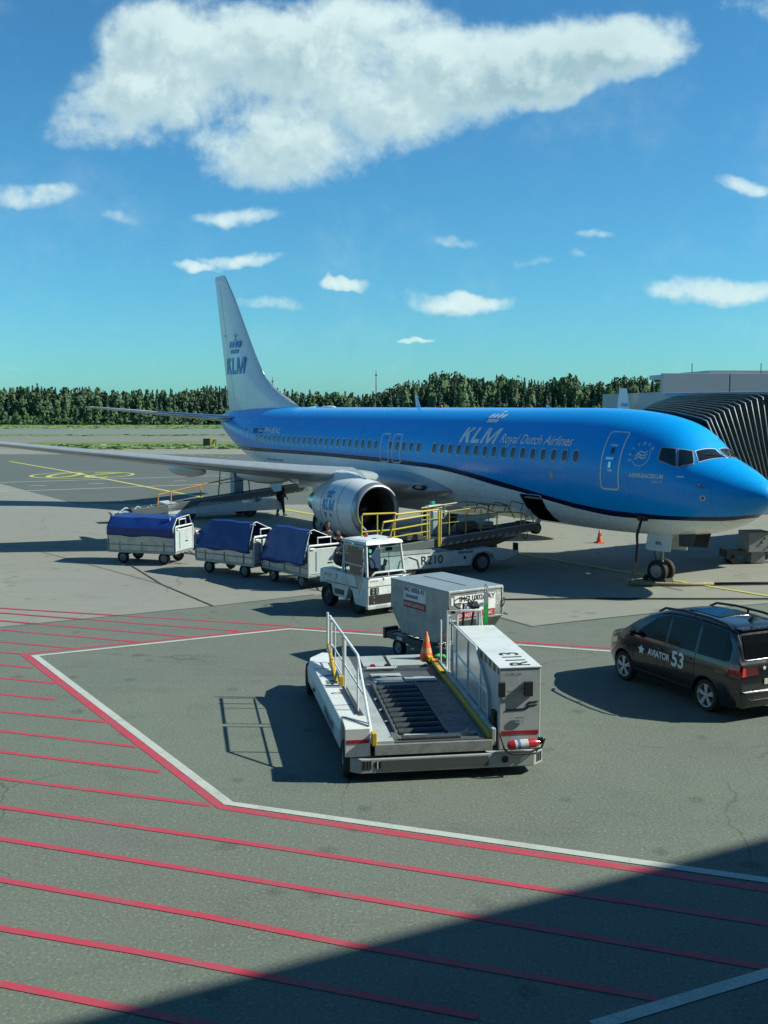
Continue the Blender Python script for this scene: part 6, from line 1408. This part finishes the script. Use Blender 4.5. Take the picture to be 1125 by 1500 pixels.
def person(x, y, rz, label, J, top_m, leg_m, hair_m, vest=None, cap=None, ears=None, scale=1.0, hide_legs=False):
    """J: joints in metres (forward = +x, left = +y); one continuous body, clothes over it"""
    t = empty('person', (x,y,0), rz, label, 'person', scale=scale)
    N = ['pel','sp','ch','nk','hd','lsh','lel','lwr','rsh','rel','rwr','lhp','lkn','lan','lto','rhp','rkn','ran','rto']
    E_ = [(0,1),(1,2),(2,3),(3,4),(2,5),(5,6),(6,7),(2,8),(8,9),(9,10),(0,11),(11,12),(12,13),(13,14),(0,15),(15,16),(16,17),(17,18)]
    Rr = [.12,.115,.13,.055,.085,.06,.042,.028,.06,.042,.028,.09,.058,.040,.04,.09,.058,.040,.04]
    P = [Vector(J[n]) for n in N]; E = list(E_); Rr = list(Rr)
    for w_, el, sgn in ((7,6,1),(10,9,-1)):      # hands: palm, four fingers and a thumb
        d = (P[w_]-P[el]).normalized(); side = d.cross(Vector((1,.2,0))).normalized() if abs(d.x) < .9 else Vector((0,1,0)); nrm = d.cross(side).normalized()
        pi = len(P); P.append(P[w_]+d*.06); Rr.append(.030); E.append((w_,pi))
        for k in range(4):
            b0 = P[pi]+side*(.024-.016*k)+d*.02; L = (.030,.036,.034,.026)[k]
            i0 = len(P); P += [b0, b0+d*L+nrm*.008, b0+d*L*1.7+nrm*.026]; Rr += [.010,.009,.008]; E += [(pi,i0),(i0,i0+1),(i0+1,i0+2)]
        i0 = len(P); P += [P[w_]+d*.03+side*.034, P[w_]+d*.065+side*.052+nrm*.012]; Rr += [.011,.009]; E += [(w_,i0),(i0,i0+1)]
    skin_mesh('body', P, E, Rr, m_skin, t, 1)
    hd = Vector(J['hd']); nk = Vector(J['nk']); up = (hd-nk).normalized(); fw = Vector(J.get('face', (1,0,0))).normalized(); fw = (fw-up*fw.dot(up)).normalized(); lf = up.cross(fw)
    Mh = Matrix((( *[fw.x, lf.x, up.x], hd.x), (*[fw.y, lf.y, up.y], hd.y), (*[fw.z, lf.z, up.z], hd.z), (0,0,0,1)))
    m = MB(); m.M = Mh; m.sphere((0,0,.02), .1, 16, (1.0,.82,1.22)); m.sphere((.085,0,-.02), .03, 8, (1,.6,.9)); m.sphere((.06,0,-.075), .045, 10, (1,.9,.6))
    for s_ in (1,-1): m.sphere((0,.085*s_,0), .022, 8, (.6,.4,1.2))
    h = m.build('head', m_skin, t, smooth='all')
    m = MB(); m.M = Mh
    for s_ in (1,-1): m.sphere((.09,.034*s_,.015), .012, 8)
    m.box(.088,.10,-.025,.025,-.062,-.054); m.build('face_features', mat('eye dark', (.04,.03,.03), .5), h)
    m = MB(); m.M = Mh; m.sphere((-.014,0,.045), .106, 16, (1.0,.88,1.05)); hair = m.build('hair', hair_m, t, smooth='all')
    if cap:
        m = MB(); m.M = Mh; m.sphere((-.005,0,.06), .112, 16, (1.0,.90,.85)); m.box(.07,.19,-.065,.065,.055,.070); m.build('cap', cap, t, smooth=True)
    if ears:
        m = MB(); m.M = Mh
        for s_ in (1,-1): m.cyl((0,.082*s_,.0),(0,.125*s_,.0),.042,n=14)
        m.tube([(0,.11*math.cos(a),.02+.145*math.sin(a)) for a in (math.pi*i/12 for i in range(13))], .012, 6); m.build('ear_defenders', ears, t, smooth=True)
    def off(ids, k): return [P[i] for i in ids]
    ids = [1,0,2,5,6,7,8,9,10]; mp = {a: i for i, a in enumerate(ids)}
    hemw = P[7]*.88+P[6]*.12; hemw2 = P[10]*.88+P[9]*.12
    pts = [P[1],P[0]+Vector((0,0,.02)),P[2],P[5],P[6],hemw,P[8],P[9],hemw2, P[2]*.35+P[3]*.65]
    skin_mesh('jacket', pts, [(0,1),(0,2),(2,3),(3,4),(4,5),(2,6),(6,7),(7,8),(2,9)], [.15,.148,.165,.085,.064,.048,.085,.064,.048,.08], top_m, t, 2)
    pts = [P[0],P[11],P[12],P[13]+Vector((0,0,.0)),P[15],P[16],P[17]+Vector((0,0,.0))]
    skin_mesh('trousers', pts, [(0,1),(1,2),(2,3),(0,4),(4,5),(5,6)], [.145,.112,.082,.062,.112,.082,.062], leg_m, t, 2)
    for a, b_ in ((13,14),(17,18)):
        m = MB(); d = (P[b_]-P[a]); d.z = 0; d.normalize(); q = P[a]; Mb = Matrix.Translation((q.x,q.y,0)) @ Matrix.Rotation(math.atan2(d.y,d.x),4,'Z'); m.M = Mb
        m.loft([[(x, y_*w_, z) for y_, z in ((-1,.0+P[b_].z-.045),(1,.0+P[b_].z-.045),(1,hh*.6+P[b_].z-.045),(.5,hh+P[b_].z-.045),(-.5,hh+P[b_].z-.045),(-1,hh*.6+P[b_].z-.045))] for x, w_, hh in ((-.07,.035,.10),(-.03,.045,.15),(.05,.045,.12),(.14,.048,.07),(.20,.03,.04))]); m.build('boot', m_blk, t, smooth=True, bevel=.006)
    if vest:
        vp = [P[1]+Vector((0,0,-.02)),P[0]+Vector((0,0,.06)),P[2],P[2]*.55+P[5]*.45,P[2]*.55+P[8]*.45]
        v_ = skin_mesh('vest', vp, [(0,1),(0,2),(2,3),(2,4)], [.162,.160,.178,.12,.12], vest, t, 2)
    return t
hairb = mat('dark hair', (.03,.022,.018), .7); m_navy = mat('navy workwear', (.012,.015,.025), .8, bump=.4, bscale=14); m_vis = mat('vest lime', (.35,.75,.08), .6, bump=.3, bscale=16); m_cyv = mat('light blue band', (.10,.30,.42), .6)
ST = dict(pel=(0,0,.95), sp=(0,0,1.10), ch=(.01,0,1.32), nk=(.02,0,1.50), hd=(.03,0,1.62), lsh=(.0,.19,1.40), lel=(-.02,.25,1.14), lwr=(.05,.27,.90), rsh=(.0,-.19,1.40), rel=(-.02,-.25,1.14), rwr=(.05,-.27,.90),
          lhp=(0,.10,.90), lkn=(.03,.13,.50), lan=(-.02,.15,.10), lto=(.10,.17,.045), rhp=(0,-.10,.90), rkn=(.05,-.12,.50), ran=(.0,-.14,.10), rto=(.12,-.15,.045))
JA = dict(ST, lel=(.10,.30,1.20), lwr=(.30,.22,1.25), rwr=(.12,-.30,.92), lan=(-.05,.20,.10), lto=(.07,.23,.045), ran=(.08,-.16,.10), rto=(.2,-.16,.045))
person(-5.16, 51.9, R(50), 'worker in dark clothes and cap standing at the rear belt loader', JA, m_navy, m_navy, hairb, cap=mat('cap black', (.01,.01,.012), .7))
JB = dict(ST, lel=(.08,.27,1.16), lwr=(.26,.16,1.20), rel=(.08,-.26,1.16), rwr=(.26,-.14,1.18), face=(.6,-.8,-.1))
person(-1.80, 33.3, R(-60), 'worker with ear defenders and blue vest behind the nearest cart', JB, m_navy, m_navy, mat('grey hair', (.12,.10,.09), .7), vest=m_cyv, ears=mat('ear cup grey', (.05,.05,.055), .4))
JC = dict(ST, sp=(.05,0,1.08), ch=(.20,0,1.25), nk=(.34,0,1.38), hd=(.43,0,1.46), lsh=(.20,.19,1.32), lel=(.34,.24,1.10), lwr=(.52,.20,1.00), rsh=(.20,-.19,1.32), rel=(.36,-.24,1.10), rwr=(.54,-.16,1.02), face=(.7,0,-.7))
person(-1.0, 31.5, R(-150), 'worker in lime vest bending over beside the tractor', JC, m_navy, m_navy, hairb, vest=m_vis, ears=mat('ear cup black', (.02,.02,.022), .4), scale=1.08)

# ------------------------------------------------------------- black minivan
def car():
    ang = math.atan2(.911,-.413); SC = .885
    t = empty('minivan', (0,0,0), ang, 'black minivan with AVIATOR 53 lettering and roof rails', 'car', scale=SC)
    hw = .915
    # rear left wheel contact at (5.81,18.33): local (0, hw-.06)
    a = ang; off = Vector((0, .80, 0))*SC; rl = Vector((5.84,18.36,0)); c, s_ = math.cos(a), math.sin(a); t.location = rl - Vector((off.x*c-off.y*s_, off.x*s_+off.y*c, 0))
    m_car = mat('car paint black', (.016,.018,.020), .22, coat=.8, dirt=.12, dcol=(.03,.03,.03), dscale=1.0)
    m_cg = mat('car glass', (.006,.008,.010), .10, spec=.22); m_chr = mat('chrome', (.65,.67,.68), .15, metal=1.0)
    # side silhouette: roof/hood line by x (rear bumper -.93 .. front 3.52)
    TOPL = [(-.93,.92),(-.90,1.02),(-.84,1.10),(-.74,1.36),(-.62,1.58),(-.45,1.645),(.2,1.675),(.9,1.68),(1.5,1.64),(1.95,1.52),(2.4,1.28),(2.72,1.07),(3.0,1.00),(3.25,.92),(3.42,.80),(3.50,.62),(3.52,.5)]
    TOPL = [(x, z*1.10 if z > .85 else z) for x, z in TOPL]
    def topz(x):
        for (a_, b_) in zip(TOPL, TOPL[1:]):
            if a_[0] <= x <= b_[0]: return a_[1]+(b_[1]-a_[1])*(x-a_[0])/(b_[0]-a_[0])
        return TOPL[-1][1] if x > 0 else TOPL[0][1]
    BELT = 1.13
    def wid(x):        # body half width by x
        w_ = hw
        if x > 2.6: w_ -= .30*((x-2.6)/.92)**2.2
        if x < -.6: w_ -= .10*((-.6-x)/.33)**2
        return w_
    def sec(x):
        zt = topz(x); w_ = wid(x); zb = .22 if -.7 < x < 3.2 else .28; P = []
        pts = [(w_*.90,zb),(w_*.985,zb+.14),(w_*1.0,.54),(w_*1.0,min(.80,zt-.06)),(w_*.985,min(1.02,zt-.03))]
        bz = min(BELT, zt-.015)
        pts.append((w_*.955, bz))
        g_ = max(0.0, zt-bz); k = min(1, g_/.60)
        for u in (.25,.5,.75,.92): pts.append((w_*(.955-.20*u*k-.0*u), bz+g_*u*.93))
        pts.append((w_*(.955-.26*k)-.02, bz+g_*.975)); pts.append((w_*.52, zt)); pts.append((w_*.25, zt+.008*k)); pts.append((0, zt+.012*k))
        L = [(x, y, z) for y, z in pts]; Rr_ = [(x, -y, z) for y, z in pts[-2::-1]]
        return L + Rr_
    xs = [-.93,-.91,-.88,-.84,-.79,-.74,-.68,-.62,-.54,-.45,-.3,-.1,.2,.5,.8,1.1,1.4,1.6,1.8,1.95,2.1,2.25,2.4,2.55,2.72,2.86,3.0,3.12,3.25,3.34,3.42,3.47,3.50,3.52]
    m = MB(); m.loft([sec(x) for x in xs]); bd = m.build('body', m_car, t, smooth=True, angle=38)
    for xw in (0,2.68):
        for s in (1,-1):
            cm = MB(); cm.cyl((xw,.55*s,.34),(xw,1.2*s,.34),.385,n=40); co = cm.build('cut', m_blk, t)
            bpy.context.view_layer.update(); md = bd.modifiers.new('b','BOOLEAN'); md.object = co; md.operation = 'DIFFERENCE'; md.solver = 'EXACT'; md.material_mode = 'TRANSFER'
            bpy.context.view_layer.update(); me = bpy.data.meshes.new_from_object(bd.evaluated_get(bpy.context.evaluated_depsgraph_get())); bd.modifiers.clear(); bd.data = me; bpy.data.objects.remove(co)
    def sy(x, z, off=.006, side=1):     # point of the body side at this height
        S_ = sec(x)[:14]
        for p, q in zip(S_, S_[1:]):
            if min(p[2],q[2])-1e-6 <= z <= max(p[2],q[2])+1e-6 and abs(q[2]-p[2]) > 1e-6:
                u = (z-p[2])/(q[2]-p[2]); n = Vector((0, q[2]-p[2], -(q[1]-p[1]))).normalized(); y = p[1]+(q[1]-p[1])*u; return Vector((x, side*(y+n.y*off), z+n.z*off))
        return Vector((x, side*(S_[-4][1]+off), z))
    for side in (1,-1):
        for nm, P_ in (('side_window',[(2.28,1.035),(2.05,1.22),(1.72,1.44),(1.42,1.535),(1.30,1.55),(1.30,1.03)]), ('side_window',[(1.22,1.03),(1.22,1.552),(.9,1.575),(.38,1.572),(.38,1.025)]), ('side_window',[(.30,1.02),(.30,1.57),(-.1,1.56),(-.42,1.53),(-.60,1.30),(-.62,1.06),(-.5,1.03)])):
            decal(nm, poly2d([[(a_, b_*1.105) for a_, b_ in P_]]), lambda x, z: sy(x, z, .006, side), m_cg, bd, step=(.15,.06))
        # door seams
        sm = []
        for P_ in ([(2.34,1.1),(2.30,.5),(2.1,.33),(1.26,.30),(1.26,1.72)], [(1.26,.30),(.44,.30),(.34,.80),(.34,1.72)]): sm += stroke2d(P_, .012)
        decal('door_seam', poly2d(sm), lambda x, z: sy(x, z, .004, side), m_blk, bd, step=(.2,.06))
        for x in (1.44,.52): m = MB(); p = sy(x,.99,.02,side); m.cbox(tuple(p), (.19,.035,.035)); m.build('door_handle', m_car, bd, bevel=.01)
        decal('sill_trim', poly2d([[(2.30,.36),(.42,.36),(.42,.42),(2.30,.42)]]), lambda x, z: sy(x,z,.01,side), m_blk, bd, step=(.3,0))
        m = MB(); yy_ = .70*side; m.tube([(1.70,yy_*.99,1.74),(1.50,yy_,1.84),(.9,yy_,1.885),(.1,yy_,1.88),(-.35,yy_,1.83),(-.52,yy_*.99,1.75)], .026, 8); m.tube([(.55,yy_,1.80),(.55,yy_,1.88)], .026); m.build('roof_rail', m_blk, t, smooth=True)
        mr = MB(); mr.sphere((2.22, side*1.02, 1.19), .1, 12, (.55,1.0,.75)); mr.cyl((2.22,side*.86,1.15),(2.22,side*1.0,1.18),.03); mr.build('door_mirror', m_car, t, smooth=True)
        decal('headlight', poly2d([[(3.30,.72),(2.92,.84),(2.90,.96),(3.20,.88)]]), lambda x, z: sy(x,z,.006,side), m_met, bd, step=(.06,.05))
    # rear: hatch window, lamps, bumper
    def back(y, z, off=.008):
        # rear surface x at height z
        best = -.93
        for (a_, b_) in zip(TOPL, TOPL[1:]):
            if b_[0] > -.3: break
            if a_[1] <= z <= b_[1]: best = a_[0]+(b_[0]-a_[0])*(z-a_[1])/(b_[1]-a_[1])
        n = Vector((-.6,0,.35)).normalized() if z > 1.16 else Vector((-1,0,0)); cur = .055*(abs(y)/.8)**2.6
        return Vector((best+cur*.0-.0, y, z)) + n*off
    decal('rear_window', poly2d([[(-.68,1.22),(.68,1.22),(.60,1.66),(-.60,1.66)]]), lambda y, z: back(-y, z, .012), m_cg, bd, step=(.1,.04))
    decal('window_trim', poly2d(stroke2d([(-.70,1.68),(-.70,1.21),(.70,1.21),(.70,1.68)],.018)), lambda y, z: back(-y,z,.018), m_chr, bd, step=(.1,.04))
    for side in (1,-1):
        m_tl = mat('tail lamp red', (.45,.008,.012), .15, coat=.6)
        m = MB(); P_ = [(-.66,.80),(-.90,.80),(-.90,1.0),(-.70,1.03)]
        decal('tail_lamp', poly2d([[(-.62,.93),(-.925,.90),(-.92,1.12),(-.68,1.13)]]), lambda x, z: sy(x,z,.010,side)+Vector((0,0,0)), m_tl, bd, step=(.05,.04))
        decal('tail_lamp', poly2d([[(.40,.92),(.84,.90),(.82,1.10),(.46,1.08)]]), lambda y, z: Vector((-.942, y*side, z)), mat('tail lamp dark', (.10,.004,.006), .15, coat=.4), bd)
        decal('lamp_core', poly2d([[(.73,.92),(.83,.91),(.81,1.09),(.75,1.08)]]), lambda y, z: Vector((-.947, y*side, z)), mat('tail lamp bright', (.85,.03,.03), .15, coat=.6), bd)
    m = MB(); m.loft([[(-.80,y,.27) for y in (-.86,.86)]+[(-.80,.88,.66),(-.80,-.88,.66)],[(-.93,y,.28) for y in (-.82,.82)]+[(-.93,.84,.61),(-.93,-.84,.61)],[(-.985,-.70,.31),(-.985,.70,.31),(-.985,.72,.59),(-.985,-.72,.59)]]); m.build('rear_bumper', m_car, t, bevel=.03, smooth=True)
    m = MB(); m.tube([(-.975,-.68,.50),(-.995,-.60,.44),(-.995,.60,.44),(-.975,.68,.50)], .012, 6); m.build('bumper_trim', m_chr, t)
    m = MB(); m.box(-.990,-.984,-.58,.58,.46,.53); m.build('reflector_band', m_blk, t)
    m = MB(); m.box(-.955,-.941,-.26,.26,.72,.83); m.build('number_plate', mat('number plate', (.6,.6,.58), .5), t)
    m = MB(); m.tube([(-.86,-.0,1.25),(-.88,-.35,1.24)], .012, 6); m.build('rear_wiper', m_blk, t)
    m = MB(); m.box(-.68,-.44,-.62,.62,1.755,1.785); m.build('spoiler', m_car, t, bevel=.012)
    m = MB(); m.loft([[(-.30,-.03,1.81),(-.18,-.03,1.81),(-.18,.03,1.81),(-.30,.03,1.81)],[(-.34,-.008,1.93),(-.30,-.008,1.93),(-.30,.008,1.93),(-.34,.008,1.93)]]); m.build('aerial', m_blk, t)
    m = MB(); m.box(.2,1.1,-.40,.40,1.838,1.862); m.build('roof_glass', m_cg, t, bevel=.01)
    # lettering
    star = lambda cx, cy, r: [(cx+(r if i%2==0 else r*.52)*math.sin(math.pi*i/5), cy+(r if i%2==0 else r*.52)*math.cos(math.pi*i/5)) for i in range(10)]
    for side in (1,-1):
        if side == 1: mp = lambda x, y: sy(2.02-x, .74+y, .010, 1)
        else: mp = lambda x, y: sy(.55+x, .74+y, .010, -1)
        decal('star_mark', poly2d([star(.0,.10,.115)]), mp, m_let, bd, step=(0,.06))
        v, f, a_ = text2d('AVIATOR', 0, .035); decal('company_title', ([(.22+p[0]*.72, .035+p[1]*.15) for p in v], f), mp, m_let, bd, step=(0,.06))
        v, f, a_ = text2d('53', 0, .025); decal('fleet_number', ([(1.00+p[0]*.38, -.03+p[1]*.33) for p in v], f), mp, m_let, bd, step=(0,.06))
    v, f, a_ = text2d('AVIATOR', 0, .035); decal('company_title', ([(-p[0]*.34+.17, 1.02+p[1]*.06) for p in v], f), lambda y, z: Vector((-.944, y, z)), m_let, bd); decal('star_mark', poly2d([star(.26,1.05,.05)]), lambda y, z: Vector((-.944, y, z)), m_let, bd)
    # wheels
    for xw in (0,2.68):
        for s in (1,-1):
            w_ = empty('wheel', (xw,.80*s,.325)); w_.parent = t
            m = MB(); m.lathe([(-.09,.235),(-.10,.26),(-.095,.30),(-.06,.325),(.06,.325),(.095,.30),(.10,.26),(.09,.235)], (0,0,0), (0,1,0), 36); m.build('tyre', m_rub, w_, smooth='all')
            m = MB(); m.lathe([(.092*s,.243),(.088*s,.228),(.055*s,.222),(-.08*s,.22)], (0,0,0), (0,1,0), 32); m.cyl((0,.03*s,0),(0,.085*s,0),.045,n=16)
            for k in range(5):
                q = 2*math.pi*k/5+.3; d = Vector((math.cos(q),0,math.sin(q))); e = Vector((-math.sin(q),0,math.cos(q)))
                p = [d*.03+e*.026, d*.03-e*.026, d*.228-e*.050, d*.228-e*.010, d*.12, d*.228+e*.010, d*.228+e*.050]
                m.add([(v.x, .078*s, v.z) for v in p]+[(v.x,.045*s,v.z) for v in p], [tuple(range(7)), tuple(range(13,6,-1))]+[(i,7+i,7+(i+1)%7,(i+1)%7) for i in range(7)])
            m.build('rim', mat('alloy silver', (.90,.93,.93), .35, metal=.45), w_, smooth=True, angle=30)
            m = MB(); m.cyl((0,.0,0),(0,.02*s,0),.18,n=24); m.build('brake_disc', m_dmet, w_)
car()
